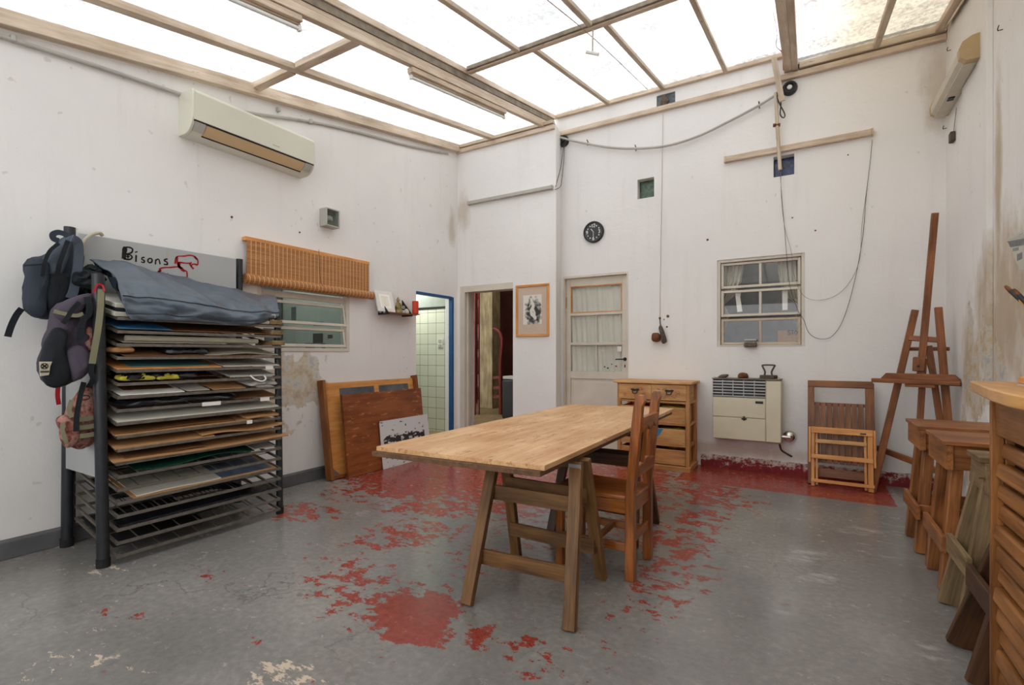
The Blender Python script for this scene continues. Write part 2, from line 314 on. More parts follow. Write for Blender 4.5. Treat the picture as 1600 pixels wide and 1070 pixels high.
cw = ramp(nt, g, [(.35, srgb(140, 112, 100)), (.5, srgb(204, 186, 176)), (.65, srgb(220, 212, 204))])
bsdf(nt, out, mix(nt, ramp(nt, v, [(.44, 0.0), (.5, 1.0)]), cw, mix(nt, g, srgb(112, 20, 28), srgb(150, 40, 48))), .6, .4, bump=n, bstr=.5); M['redskirt'] = m
M['foil'] = m_plain('gold insulation foil', srgb(196, 164, 92), .3, .6, .6, .4, 30, 1)
M['amber'] = m_plain('yellowed amber plastic', srgb(186, 160, 120), .4, .4, 0, .08)
M['diffuser'] = m_plain('aged cream diffuser', srgb(196, 188, 168), .35, .45, 0, .08)
M['ink'] = m_plain('black marker', srgb(34, 30, 30), .7, .2)
M['redink'] = m_plain('red marker', srgb(158, 34, 36), .7, .2)
M['blueglass'] = m_plain('dusty blue glass block', srgb(48, 62, 98), .2, .6, 0, .6, 30, .5)
M['greenglass'] = m_plain('green glass block', srgb(66, 88, 68), .2, .6, 0, .6, 30, .5)
M['ventgrey'] = m_plain('dusty dark glass', srgb(92, 98, 102), .4, .5, 0, .4, 30)
M['attr'] = m_attr('painted picture')
M['attr_g'] = m_attr('glossy printed picture', .25, .5)
M['brick'] = m_plain('raw plaster edge', srgb(176, 164, 146), .85, .2, 0, .2, 20)
# ------------------------------------------------------------------ mesh builder
class Fr:                                          # a local frame: u along, v up, n out of the surface
    def __init__(s, o, u, v, n): s.o, s.u, s.v, s.n = Vector(o), Vector(u), Vector(v), Vector(n)
    def p(s, a, b, c=0): return s.o+s.u*a+s.v*b+s.n*c
FLW = Fr((XL, 0, 0), (0, 1, 0), (0, 0, 1), (1, 0, 0))
FBW = Fr((0, YB, 0), (1, 0, 0), (0, 0, 1), (0, -1, 0))
FSW = Fr((0, YS, 0), (1, 0, 0), (0, 0, 1), (0, -1, 0))
FRW = Fr((XR, 0, 0), (0, 1, 0), (0, 0, 1), (-1, 0, 0))
WORLD = Fr((0, 0, 0), (1, 0, 0), (0, 1, 0), (0, 0, 1))
def LW(x, y, n=0): p = onX(x, y, XL+n); return (p.y, p.z)
def BW(x, y, n=0): p = onY(x, y, YB-n); return (p.x, p.z)
def SW(x, y, n=0): p = onY(x, y, YS-n); return (p.x, p.z)
def RW(x, y, n=0): p = onX(x, y, XR-n); return (p.y, p.z)
def tri(pts):                                       # smooth closed outline
    n = len(pts); out = []
    for i in range(n):
        p0, p1, p2, p3 = (Vector(pts[(i+k) % n]) for k in (-1, 0, 1, 2))
        for t in (0, .25, .5, .75):
            out.append(.5*((2*p1)+(p2-p0)*t+(2*p0-5*p1+4*p2-p3)*t*t+(3*p1-p0-3*p2+p3)*t**3))
    return out
def smooth_line(pts, k=6):
    n = len(pts); P = [Vector(p) for p in pts]; out = []
    for i in range(n-1):
        p0 = P[max(i-1, 0)]; p1 = P[i]; p2 = P[i+1]; p3 = P[min(i+2, n-1)]
        for j in range(k):
            t = j/k; out.append(.5*((2*p1)+(p2-p0)*t+(2*p0-5*p1+4*p2-p3)*t*t+(3*p1-p0-3*p2+p3)*t**3))
    out.append(P[-1]); return out
class MB:
    def __init__(s): s.v = []; s.f = []; s.g = []; s.c = None
    def add(s, vs, fs, gs=None):
        b = len(s.v); s.v += [tuple(v) for v in vs]; s.f += [tuple(b+i for i in f) for f in fs]
        s.g += [tuple(g) for g in (gs if gs is not None else vs)]; return s
    def fbox(s, F, u0, u1, v0, v1, n0, n1, taper=None):
        d = [abs(u1-u0), abs(v1-v0), abs(n1-n0)]; ax = sorted(range(3), key=lambda i: -d[i]); off = [random.uniform(0, 40) for _ in range(3)]
        vs = []; gs = []
        for c in (n0, n1):
            for b in (v0, v1):
                for a in (u0, u1):
                    vs.append(F.p(a, b, c)); q = (a, b, c); gs.append([q[ax[i]]+off[i] for i in range(3)])
        fs = [(0, 2, 3, 1), (4, 5, 7, 6), (0, 1, 5, 4), (2, 6, 7, 3), (0, 4, 6, 2), (1, 3, 7, 5)]
        # keep normals outward whatever the frame's handedness
        if F.u.cross(F.v).dot(F.n)*(u1-u0)*(v1-v0)*(n1-n0) < 0: fs = [tuple(reversed(f)) for f in fs]
        return s.add(vs, fs, gs)
    def box(s, x0, x1, y0, y1, z0, z1): return s.fbox(WORLD, x0, x1, y0, y1, z0, z1)
    def bar(s, p0, p1, w, h, up=(0, 0, 1), e=0):    # squared bar from p0 to p1, w across, h along up
        p0, p1 = Vector(p0), Vector(p1); a = (p1-p0); L = a.length; a.normalize(); up = Vector(up)
        up = (up-a*up.dot(a)).normalized(); sd = a.cross(up)
        return s.fbox(Fr(p0, a, sd, up), -e, L+e, -w/2, w/2, -h/2, h/2)
    def tube(s, pts, r, n=8, caps=True, rf=None):
        P = [Vector(p) for p in pts]; m = len(P); vs = []; gs = []; fs = []; prev = None; Ls = 0; off = random.uniform(0, 30)
        for i, p in enumerate(P):
            t = (P[min(i+1, m-1)]-P[max(i-1, 0)]).normalized()
            if i: Ls += (p-P[i-1]).length
            if prev is None: x = t.orthogonal().normalized()
            else: x = (prev-t*prev.dot(t)).normalized()
            prev = x; y = t.cross(x); rr = rf(i/(m-1))*r if rf else r
            for k in range(n):
                a = 2*pi*k/n; vs.append(p+x*cos(a)*rr+y*sin(a)*rr); gs.append((Ls+off, cos(a)*rr, sin(a)*rr))
        for i in range(m-1):
            for k in range(n): a, b = i*n+k, i*n+(k+1) % n; fs.append((a, b, b+n, a+n))
        if caps: fs.append(tuple(reversed(range(n)))); fs.append(tuple((m-1)*n+k for k in range(n)))
        return s.add(vs, fs, gs)
    def prism(s, F, poly, n0, n1):                  # closed outline in (u, v) pushed out from n0 to n1
        k = len(poly); ar = sum(poly[i][0]*poly[(i+1) % k][1]-poly[(i+1) % k][0]*poly[i][1] for i in range(k))
        if ar*F.u.cross(F.v).dot(F.n)*(n1-n0) < 0: poly = list(reversed(poly))
        us = [p[0] for p in poly]; vv = [p[1] for p in poly]; sw = (max(vv)-min(vv)) > (max(us)-min(us)); o = random.uniform(0, 30)
        vs = [F.p(p[0], p[1], n0) for p in poly]+[F.p(p[0], p[1], n1) for p in poly]
        gs = [((p[1], p[0]+o, c) if sw else (p[0], p[1]+o, c)) for c in (n0, n1) for p in poly]
        fs = [tuple(reversed(range(k))), tuple(range(k, 2*k))]+[(i, (i+1) % k, (i+1) % k+k, i+k) for i in range(k)]
        return s.add(vs, fs, gs)
    def lathe(s, F, prof, n=20):                    # profile (radius, height along v)
        vs = []; fs = []; m = len(prof)
        for r, h in prof:
            for k in range(n): a = 2*pi*k/n; vs.append(F.o+F.v*h+(F.u*cos(a)+F.n*sin(a))*r)
        for i in range(m-1):
            for k in range(n): a, b = i*n+k, i*n+(k+1) % n; fs.append((a, a+n, b+n, b))
        fs.append(tuple(range(n))); fs.append(tuple((m-1)*n+k for k in reversed(range(n))))
        return s.add(vs, fs)
    def grid(s, fn, nu, nv, solid=0, nrm=None):     # fn(a, b) in 0..1 gives a point
        vs = [Vector(fn(i/nu, j/nv)) for j in range(nv+1) for i in range(nu+1)]; w_ = nu+1
        fs = [(j*w_+i, j*w_+i+1, (j+1)*w_+i+1, (j+1)*w_+i) for j in range(nv) for i in range(nu)]
        gs = [(i/nu, j/nv, 0) for j in range(nv+1) for i in range(nu+1)]
        if solid:
            n_ = Vector(nrm)*solid; k = len(vs); vs2 = [v-n_ for v in vs]
            fs2 = [tuple(k+i for i in reversed(f)) for f in fs]; rim = []
            per = [i for i in range(nu)]+[j*w_+nu for j in range(nv)]+[nv*w_+i for i in range(nu, 0, -1)]+[j*w_ for j in range(nv, 0, -1)]
            for i in range(len(per)): a, b = per[i], per[(i+1) % len(per)]; rim.append((b, a, a+k, b+k))
            return s.add(vs+vs2, fs+fs2+rim, gs+gs)
        return s.add(vs, fs, gs)
    def stroke(s, F, pts, wd, n0=.001, th=.0012, var=0):
        P = [Vector(p) for p in pts]; m = len(P); ws = []
        for i in range(m): ws.append(wd*(1+var*mnoise.noise(Vector((P[i].x*40, P[i].y*40, 3)))))
        vs = []
        for i, p in enumerate(P):
            t = (P[min(i+1, m-1)]-P[max(i-1, 0)]).normalized(); q = Vector((-t.y, t.x))*ws[i]/2
            for c in (n0, n0+th):
                vs.append(F.p(p.x-q.x, p.y-q.y, c)); vs.append(F.p(p.x+q.x, p.y+q.y, c))
        fs = []
        for i in range(m-1):
            a = i*4; b = a+4; fs += [(a+2, a+3, b+3, b+2), (a, b, b+1, a+1), (a, a+2, b+2, b), (a+1, b+1, b+3, a+3)]
        fs += [(0, 1, 3, 2), (4*m-4, 4*m-2, 4*m-1, 4*m-3)]
        return s.add(vs, fs)
    def puff(s, F, outline, t0, t1, rings=7, amp=.01, seed=0, fr=14, sq=.6):
        # a stuffed shape: smooth outline in (u, v), bulging from n=t0 (back) to n=t1 (front)
        O = tri([Vector((a, b)) for a, b in outline]); k = len(O); c = sum(O, Vector((0, 0)))/k; vs = []; fs = []
        mid = t0+(t1-t0)*.4
        lev = [(cos(a), sin(a)**sq) for a in [pi/2*i/rings for i in range(rings)]]
        seq = [(q, mid+(t1-mid)*h, 1) for q, h in reversed(lev)]+[(q, mid+(t0-mid)*h, -1) for q, h in lev[1:]]
        for q, n_, sg in seq:
            for p in O:
                d = c+(p-c)*q; w3 = F.p(d.x, d.y, n_); nz = mnoise.fractal(w3*fr+Vector((seed, 0, 0)), .8, 2.2, 3)
                r2 = (d-c)*(1+.0*nz); vs.append(F.p(c.x+r2.x, c.y+r2.y, n_+nz*amp*(1 if sg > 0 else .3)*(.3+.7*(1-q))) + (w3-F.p(c.x, c.y, mid)).normalized()*nz*amp*.5)
        m = len(seq)
        for i in range(m-1):
            for j in range(k): a, b = i*k+j, i*k+(j+1) % k; fs.append((a, b, b+k, a+k))
        vs.append(F.p(c.x, c.y, t1)); vs.append(F.p(c.x, c.y, t0)); e = m*k
        for j in range(k): fs.append((e, (j+1) % k, j)); fs.append((e+1, (m-1)*k+j, (m-1)*k+(j+1) % k))
        return s.add(vs, fs)
    def build(s, name, mat, parent=None, local=False, bevel=0, smooth=True, sub=0, colors=None, recalc=True, ang=38, **tags):
        me = bpy.data.meshes.new(name); me.from_pydata(s.v, [], s.f); me.materials.append(M[mat] if isinstance(mat, str) else mat)
        if recalc:
            bm = bmesh.new(); bm.from_mesh(me); bmesh.ops.recalc_face_normals(bm, faces=bm.faces); bm.to_mesh(me); bm.free()
        at = me.attributes.new('gr', 'FLOAT_VECTOR', 'POINT'); at.data.foreach_set('vector', [x for g in s.g for x in g])
        if colors:
            ca = me.color_attributes.new('pc', 'FLOAT_COLOR', 'POINT'); ca.data.foreach_set('color', [x for c in colors for x in (c[0], c[1], c[2], 1)])
        if smooth:
            me.polygons.foreach_set('use_smooth', [True]*len(me.polygons)); me.set_sharp_from_angle(angle=radians(ang))
        me.update(); o = bpy.data.objects.new(name, me); COL.objects.link(o)
        if bevel:
            b = o.modifiers.new('edge', 'BEVEL'); b.width = bevel; b.segments = 2; b.limit_method = 'ANGLE'; b.angle_limit = radians(40)
        if sub:
            q = o.modifiers.new('smooth', 'SUBSURF'); q.levels = q.render_levels = sub
        if parent:
            o.parent = parent
            if not local and parent.type == 'EMPTY': o.matrix_parent_inverse = parent.matrix_basis.inverted()
        for a, b in tags.items(): o[a] = b
        return o
def thing(name, label, cat, loc=(0, 0, 0), rz=0, group=None):
    o = bpy.data.objects.new(name, None); o.empty_display_size = .1; COL.objects.link(o); o.location = loc; o.rotation_euler = (0, 0, rz)
    o['label'] = label; o['category'] = cat
    if group: o['group'] = group
    o.matrix_basis  # location is applied below
    return o
def tag(o, label, cat, group=None):
    o['label'] = label; o['category'] = cat
    if group: o['group'] = group
    return o
def struct(mb, name, mat, parent=None, **k):
    o = mb.build(name, mat, parent, **k)
    if parent is None: o['kind'] = 'structure'
    return o
def dup(root, loc, label=None, rz=None):
    r = root.copy(); COL.objects.link(r); r.location = loc
    if rz is not None: r.rotation_euler = (0, 0, rz)
    if label: r['label'] = label
    for ch in list(root.children):
        c = ch.copy(); COL.objects.link(c); c.parent = r
        for g in ch.children: d = g.copy(); COL.objects.link(d); d.parent = c
    return r
def picture(F, u0, u1, v0, v1, n, nu, nv, fn, name, mat, parent, th=.002, **k):
    mb = MB(); cols = []
    mb.grid(lambda a, b: F.p(u0+(u1-u0)*a, v0+(v1-v0)*b, n), nu, nv, th, F.n)
    for rep in range(2):
        for j in range(nv+1):
            for i in range(nu+1): cols.append(fn(i/nu, j/nv))
    return mb.build(name, mat, parent, colors=cols, recalc=True, **k)

# ------------------------------------------------------------------ the setting
def wall(name, F, us, vs, holes, top, th, mat, slant=0):
    """a wall standing in frame F: front at n=0, back at n=-th, cells cut out by holes (u0,u1,v0,v1)"""
    U = sorted(set(us+[h[i] for h in holes for i in (0, 1)])); V = sorted(set(vs+[h[i] for h in holes for i in (2, 3)]))
    mb = MB(); idx = {}
    def vert(i, j, c):
        key = (i, j, c)
        if key not in idx:
            u = U[i]; v = V[j] if j < len(V) else top(u); idx[key] = len(mb.v); q = F.p(u-(slant if c < 0 and i == len(U)-1 else 0), v, c); mb.v.append(tuple(q)); mb.g.append(tuple(q))
        return idx[key]
    nu, nv = len(U)-1, len(V)
    def solid(i, j):
        if i < 0 or j < 0 or i >= nu or j >= nv: return False
        um = (U[i]+U[i+1])/2; vm = (V[j]+(V[j+1] if j+1 < len(V) else V[j]+.01))/2
        return not any(h[0] < um < h[1] and h[2] < vm < h[3] for h in holes)
    for i in range(nu):
        for j in range(nv):
            if not solid(i, j): continue
            q = [(i, j), (i+1, j), (i+1, j+1), (i, j+1)]
            mb.f.append(tuple(vert(a, b, 0) for a, b in q)); mb.f.append(tuple(vert(a, b, -th) for a, b in reversed(q)))
            for (di, dj), (a, b) in (((0, -1), (0, 1)), ((1, 0), (1, 2)), ((0, 1), (2, 3)), ((-1, 0), (3, 0))):
                if not solid(i+di, j+dj):
                    A, B = q[a], q[b]; mb.f.append((vert(*B, 0), vert(*A, 0), vert(*A, -th), vert(*B, -th)))
    return struct(mb, name, mat, smooth=False)
YN = -1.6                                            # the room goes on behind the camera to here
# floor with its flaking paint: r = red paint, g = bare screed, b = pale scuffs
RED = [(650, 745, 100, 34, .95), (735, 745, 110, 34, .9), (830, 760, 130, 46, .82), (950, 745, 110, 34, .8), (700, 790, 110, 22, .65), (560, 770, 70, 18, .5), (470, 800, 60, 16, .62),
       (650, 965, 66, 44, .95), (600, 955, 70, 40, .55), (545, 915, 75, 50, .52), (750, 1000, 45, 24, .55), (650, 835, 80, 22, .6), (590, 850, 60, 18, .5), (560, 905, 45, 26, .6),
       (1105, 768, 48, 26, .72), (1090, 812, 50, 20, .6), (1060, 850, 66, 34, .6), (1045, 900, 70, 50, .52), (1020, 950, 60, 40, .45), (940, 990, 60, 40, .36), (850, 1030, 60, 40, .42), (1150, 790, 60, 20, .45),
       (680, 705, 60, 14, .6), (900, 830, 150, 50, .45), (820, 1010, 40, 30, .5), (400, 1002, 12, 6, .7), (920, 1050, 40, 20, .4), (335, 900, 30, 14, .4), (1000, 790, 90, 50, .5), (200, 960, 60, 12, .38), (740, 880, 60, 40, .42)]
BARE = [(160, 888, 50, 12, .45), (130, 1030, 80, 18, .42), (440, 1055, 60, 26, .6), (60, 850, 60, 10, .4), (160, 955, 40, 10, .35), (215, 1045, 50, 10, .4), (60, 1060, 60, 12, .35), (110, 985, 60, 10, .3)]
PALE = [(1280, 905, 40, 12, .6), (1330, 950, 80, 10, .45), (1260, 870, 40, 12, .6), (1340, 830, 40, 10, .6), (1250, 1050, 80, 12, .4), (1210, 790, 120, 12, .3), (700, 870, 200, 60, .35), (520, 870, 160, 60, .35), (550, 803, 40, 8, .5), (1390, 830, 60, 20, .5), (1380, 860, 60, 20, .45), (1450, 1020, 60, 30, .45)]
def dens(L, px, py):
    m = 0
    for x, y, a, b, s in L:
        d = ((px-x)/a)**2+((py-y)/b)**2
        if d < 4: m = max(m, s*(1/(1+(d*.75)**2)))
    return m
fm = MB(); cols = []; nx, ny = 210, 330; x0, x1, y0, y1 = XL-.02, XR+.02, YN, YB+.02
def ff(a, b): return (x0+(x1-x0)*a, y0+(y1-y0)*b, 0)
fm.grid(ff, nx, ny, .1, (0, 0, 1))
for rep in range(2):
    for j in range(ny+1):
        for i in range(nx+1):
            X, Y, _ = ff(i/nx, j/ny); d = -sin(YAW)*X+cos(YAW)*Y
            if d < .4 or rep: cols.append((.3 if Y < 1 else 0, .2, .3)); continue
            px = 800+FPX*(cos(YAW)*X+sin(YAW)*Y)/d; py = HZ+FPX*H/d; r = dens(RED, px, py)
            if Y > 4.93 and X > -1.1 and X < .62: r = max(r, 1.7)
            if Y > 4.6 and X < -1.6: r = max(r, .75)
            if r < .1: r = .06
            cols.append((r, dens(BARE, px, py), dens(PALE, px, py)))
struct(fm, 'floor', 'floor', colors=cols, smooth=False)
# left wall with awning window and bathroom doorway
wl0, wl1 = LW(402, 500)[0], LW(546, 500)[0]; wlb = LW(500, 549.5)[1]; wlt = LW(500, 452)[1]
bd0, bd1 = 4.546, 5.275; bdt = 1.975
YE = YB+.03
wall('wall_left', FLW, [YN, YE], [0], [(wl0, wl1, wlb, wlt), (bd0, bd1, -.001, bdt), ], lambda u: Z0L+.07+SL*u, .13, 'wall_l')
# back wall: thicker part at the left, then the long part
dw0, dw1, dwt = SW(719, 450)[0], SW(801.5, 441)[0], SW(760, 444)[1]
wall('wall_back', FSW, [XL, -2.79, -2.7899, XSTEP], [0], [(dw0, dw1, -.001, dwt)], lambda u: Z0L+.06+SL*YS if u < -2.78995 else 3.988, .33, 'wall_b', slant=.085)
d10, d11 = BW(880, 435)[0], BW(982, 424)[0]; d1t = BW(930, 428)[1]
w20, w21 = BW(1120.5, 470)[0], BW(1257.5, 470)[0]; w2b, w2t = BW(1190, 541)[1], BW(1190, 400.5)[1]
def hole(a, b, c, d): p, q = BW(a, b), BW(c, d); return (p[0], q[0], q[1], p[1])
g0 = hole(996, 281, 1022, 307); g1 = hole(1208.5, 245.5, 1241, 272); g2 = hole(1026, 150, 1055, 166)
topf = lambda u: 4.3 if -2.82 < u < -.09 else 4.06
wall('wall_back', FBW, [-2.81, -.085, -.0849, 1.25], [0], [(d10, d11, -.001, d1t), (w20, w21, w2b, w2t), g0, g1, g2], topf, .3, 'wall_b')
# right wall
wall('wall_right', FRW, [YN, YB+.3], [0], [], lambda u: Z0L+.12+SL*u, .2, 'wall_r')
mb = MB(); mb.fbox(FRW, 4.453, 5.092, 0, 3.78, 0, .018); struct(mb, 'trim_20', 'wall_r', bevel=.004)
mb = MB(); mb.fbox(FRW, 4.40, 4.50, 0, 3.7, 0, .03); struct(mb, 'trim_21', 'wall_r', bevel=.004)
# wall behind the camera, with an unseen opening added to bring in frontal daylight
wall('wall_front', Fr((0, YN, 0), (1, 0, 0), (0, 0, 1), (0, 1, 0)), [XL-.1, XR+.1], [0], [(XL+.9, XR-.7, 1.0, 2.4)], lambda u: Z0L+SL*YN+.2, .15, 'wall_plain')
# skirtings
mb = MB(); zt = .112
mb.prism(Fr((XL, YN, 0), (1, 0, 0), (0, 0, 1), (0, 1, 0)), [(0, 0), (.028, 0), (.024, zt-.01), (0, zt+.005)], 0, bd0-.02-YN); struct(mb, 'baseboard_left', 'grey_skirt', bevel=.004)
mb = MB(); mb.grid(lambda a, b: FBW.p(-1.0+2.05*a, .128*b+.012*sin(a*70)*b*mnoise.noise(Vector((a*20, 3, 1))), .012+.004*mnoise.noise(Vector((a*60, b*4, 0)))), 120, 6, .012, (0, -1, 0)); struct(mb, 'baseboard_back', 'redskirt')
mb = MB(); mb.fbox(FRW, 2.0, YB-.02, 0, .13, .0, .014); struct(mb, 'baseboard_right', 'redskirt', bevel=.003)

# ---- roof: sheets and timbers
def roofpt(x, y, z0): return Vector((x, y, z0+SL*y))
def sheet(name, xa, xb, z0, ya=YN, yb=YB-.01):
    mb = MB(); mb.add([roofpt(xa, ya, z0), roofpt(xb, ya, z0), roofpt(xb, yb, z0), roofpt(xa, yb, z0)], [(0, 3, 2, 1)])
    return struct(mb, 'ceiling', 'roofglass', recalc=False, smooth=False)
sheet('l', XL, -2.775, Z0L+.055); sheet('m', -2.765, -.15, Z0M+.045); sheet('r', -.15, XR, Z0L+.055)
TR = [0]
def tim(x_a, y_a, x_b, y_b, z0, wd, ht, mat='beige', off=0):
    TR[0] += 1; mb = MB(); a, b = roofpt(x_a, y_a, z0+ht/2+off), roofpt(x_b, y_b, z0+ht/2+off)
    mb.bar(a, b, wd, ht); return struct(mb, 'trim_%d' % TR[0], mat, bevel=.004)
# left bay
tim(XL+.035, YN, XL+.035, YS, Z0L-.045, .07, .095)
tim(-3.50, YN, -3.50, YS+.02, Z0L, .07, .05)
for yy in (-.4, 2.48): tim(XL+.05, yy, -3.54, yy, Z0L, .07, .05); tim(-3.46, yy, -2.80, yy, Z0L, .07, .05)
# main beam between the left and the raised middle bay
tim(-2.772, YN, -2.772, YB-.02, Z0L-.005, .05, .055)
tim(-2.764, YN, -2.764, YB-.02, Z0L+.0505, .03, .03)
TR[0] += 1; mb = MB(); mb.bar(roofpt(-2.772, YN, Z0L+.115), roofpt(-2.772, YB-.05, Z0L+.115), .03, .07); struct(mb, 'trim_%d' % TR[0], 'steel_dirty', bevel=.004)
TR[0] += 1; mb = MB(); mb.bar(roofpt(-2.757, YN, Z0L+.086), roofpt(-2.757, YB-.05, Z0L+.086), .03, .008); struct(mb, 'trim_%d' % TR[0], 'steel_dirty', bevel=.002)
tim(-2.760, YN, -2.760, YB-.02, Z0M-.005, .03, .05, 'beige')
# middle bay
YC = 3.77
for yy in (YC, .6): tim(-2.73, yy, -.21, yy, Z0M-.005, .045, .045, 'beige'); tim(-2.73, yy-.035, -.21, yy-.035, Z0M+.01, .02, .04, 'steel_dirty')
for xx in (-2.05, -1.40, -.745): tim(xx, YC+.02, xx, YB-.02, Z0M+.0, .042, .035, 'beige2')
for xx in (-2.17, -1.50, -.80): tim(xx, .62, xx, YC-.05, Z0M+.0, .04, .035, 'beige2'); tim(xx, YN, xx, .58, Z0M+.0, .04, .035, 'beige2')
# beam between the middle bay and the right bay
tim(-.165, YN, -.165, YB-.02, Z0L, .07, .20, 'beige'); tim(-.105, YN, -.105, YB-.02, Z0L-.01, .05, .07, 'beige2')
# right bay
tim(.548, YN, .548, YB-.02, Z0L, .05, .045, 'beige2'); tim(.99, YN, .99, YB-.02, Z0L, .055, .05, 'beige')
# timbers along the back wall
def btim(F, xa, xb, za, zb, dep, mat='beige'):
    TR[0] += 1; mb = MB(); mb.fbox(F, xa, xb, za, zb, .0, dep); return struct(mb, 'trim_%d' % TR[0], mat, bevel=.004)
btim(FBW, -2.70, 1.045, 3.967, 4.022, .05)
btim(FBW, -2.74, -.2, 4.205, 4.255, .045)
btim(FBW, -.07, 1.045, 4.035, 4.108, .07, 'beige2')
btim(FSW, XL+.001, -2.62, 3.93, 3.985, .035)
btim(FSW, XL+.07, -2.62, 3.99, 4.03, .055, 'beige2')
# gap with insulation foil at the right end of the roof
mb = MB(); mb.grid(lambda a, b: (XR-.03+.025*a, 3.2+2.3*b, Z0L+SL*(3.2+2.3*b)-.03+.06*a+.012*mnoise.noise(Vector((a*5, b*30, 0)))), 6, 60, .002, (1, 0, 0)); o = mb.build('insulation_foil', 'foil'); tag(o, 'crinkled gold foil tucked in the gap between roof and right wall', 'foil')
# ------------------------------------------------------------------ rooms behind the openings
def room(x0, x1, y0, y1, z0, z1, sides, fl, wl, cl='wall_plain', n=[60]):
    def s(nm, mat, *b):
        mb = MB(); mb.box(*b); return struct(mb, nm, mat, smooth=False)
    s('floor', fl, x0, x1, y0, y1, z0-.1, z0); s('ceiling', cl, x0, x1, y0, y1, z1, z1+.1)
    if 'l' in sides: s('wall_left', wl, x0-.1, x0, y0, y1, z0, z1)
    if 'r' in sides: s('wall_right', wl, x1, x1+.1, y0, y1, z0, z1)
    if 'b' in sides: s('wall_back', wl, x0, x1, y1, y1+.1, z0, z1)
    if 'f' in sides: s('wall_front', wl, x0, x1, y0-.1, y0, z0, z1)
# bathroom: tiled far wall
room(-5.8, XL-.131, 4.2, 5.42, .12, 2.5, 'lf', 'storefloor', 'bathpaint')
tz = onY(690, 482, 5.42).z
mb = MB(); mb.box(-5.8, XL-.131, 5.42, 5.5, 0, tz); struct(mb, 'wall_back', 'tile', smooth=False)
mb = MB(); mb.box(-5.8, XL-.131, 5.421, 5.5, tz+.03, 2.5); struct(mb, 'wall_back', 'bathpaint', smooth=False)
mb = MB(); mb.box(-5.8, XL-.131, 5.41, 5.5, tz, tz+.03); struct(mb, 'trim_60', 'darkline', smooth=False)
mb = MB(); mb.box(XL-.13, XL-.001, bd0, bd1, 0, .12); struct(mb, 'trim_61', 'brick')
f5 = Fr((0, 5.42, 0), (1, 0, 0), (0, 0, 1), (0, -1, 0))
p = onY(684, 529, 5.41); q = onY(691.5, 543.5, 5.41)
t = thing('light_switch', 'white double light switch on the pale green bathroom tiles', 'switch', (p.x, 5.42, q.z))
mb = MB(); mb.fbox(f5, p.x, q.x, q.z, p.z, 0, .012); mb.build('plate', 'white', t, bevel=.003)
for k in (0, 1):
    mb = MB(); h = (p.z-q.z)/2; mb.fbox(f5, p.x+.015, q.x-.015, q.z+h*k+.012, q.z+h*(k+1)-.012, .012, .018); mb.build('button', 'acgrey', t, bevel=.002)
# blue steel door frame of the bathroom
t = struct(MB().fbox(FLW, bd1-.035, bd1+.005, 0, bdt, -.045, .012), 'door_2', 'bluepaint', bevel=.003)
mb = MB(); mb.fbox(FLW, bd0, bd1-.036, bdt-.028, bdt+.005, -.045, .012); struct(mb, 'door_2', 'bluepaint', bevel=.003)
# store room seen through the open doorway
room(-7.0, -2.8, 5.71, 8.9, .12, 3.4, 'lrb', 'storefloor', 'storewall', 'storewall')
mb = MB(); mb.box(dw0+.07, dw1, YS+.001, 5.71, -.02, .12); struct(mb, 'trim_62', 'storefloor', smooth=False)
a, b = onZ(748.5, 637, .12), onZ(768.5, 638.5, .12)
mb = MB(); mb.box(a.x, b.x+.0, a.y, a.y+.3, .12, 3.4); struct(mb, 'trim_63', 'concrete', bevel=.01)
# door frame of the open doorway
mb = MB(); mb.fbox(FSW, dw0, dw0+.075, .0, dwt, -.16, .004); mb.fbox(FSW, dw0+.06, dw0+.09, .12, dwt-.05, -.10, -.06); struct(mb, 'door_3', 'cream', bevel=.004)
mb = MB(); mb.fbox(FSW, dw0+.076, dw1, dwt-.085, dwt, -.16, .004); struct(mb, 'door_3', 'cream', bevel=.004)
# things in the store room
def store_x(px, Y): return onY(px, 600, Y).x
t = thing('metal_shelf', 'dark red metal shelving inside the dark store room, left of the concrete pillar', 'shelf', (store_x(736, 7.2), 7.2, .12))
xa, xb = store_x(729, 7.2), store_x(742, 7.2)
for xx in (xa, xb):
    for yy in (7.2, 7.32): mb = MB(); mb.box(xx-.015, xx+.015, yy-.015, yy+.015, .12, 2.9); mb.build('upright', 'redmetal', t)
for k in range(6): mb = MB(); mb.box(xa, xb, 7.2, 7.32, .4+k*.45, .42+k*.45); mb.build('shelf_board', 'redmetal', t)
for k in range(5):
    o = MB().box(xa+.03, xb-.04, 7.22, 7.31, .421+k*.45, .421+k*.45+(.2, .28, .16, .3, .24)[k]).build('storage_box', ['black', 'iron', 'navy', 'iron', 'black'][k], bevel=.01)
    tag(o, ['black box on the lowest red shelf of the store room', 'brown box on the second red shelf up in the store room', 'navy box on the third red shelf up in the store room', 'brown box on the fourth red shelf up in the store room', 'black box on the fifth red shelf up in the store room'][k], 'box', 'boxes on the store room shelf')
t = thing('hand_truck', 'dark red curved tube frame standing right of the concrete pillar in the store room', 'hand truck', (store_x(782, 7.5), 7.5, .12))
pts = [onY(a, b, 7.5) for a, b in ((771, 513), (779, 517), (784, 528), (784, 545), (782, 570), (782, 632))]; pts.append(Vector((pts[-1].x, 7.5, .121)))
MB().tube(smooth_line(pts), .03).build('tube_frame', 'redmetal', t)
for yy in (590, 606, 620):
    p = onY(771, yy, 7.5); q = onY(783, yy-1, 7.5); mb = MB(); mb.bar(p, q, .04, .05); mb.build('rung', 'redmetal', t)
p, q = onY(783, 592, 7.0), onY(800, 634, 7.0)
t = thing('suitcase', 'large black case standing on the store room floor', 'suitcase', ((p.x+q.x)/2, 7.1, .12))
MB().box(p.x, q.x+.25, 7.0, 7.3, .12, p.z).build('shell', 'black', t, bevel=.04)
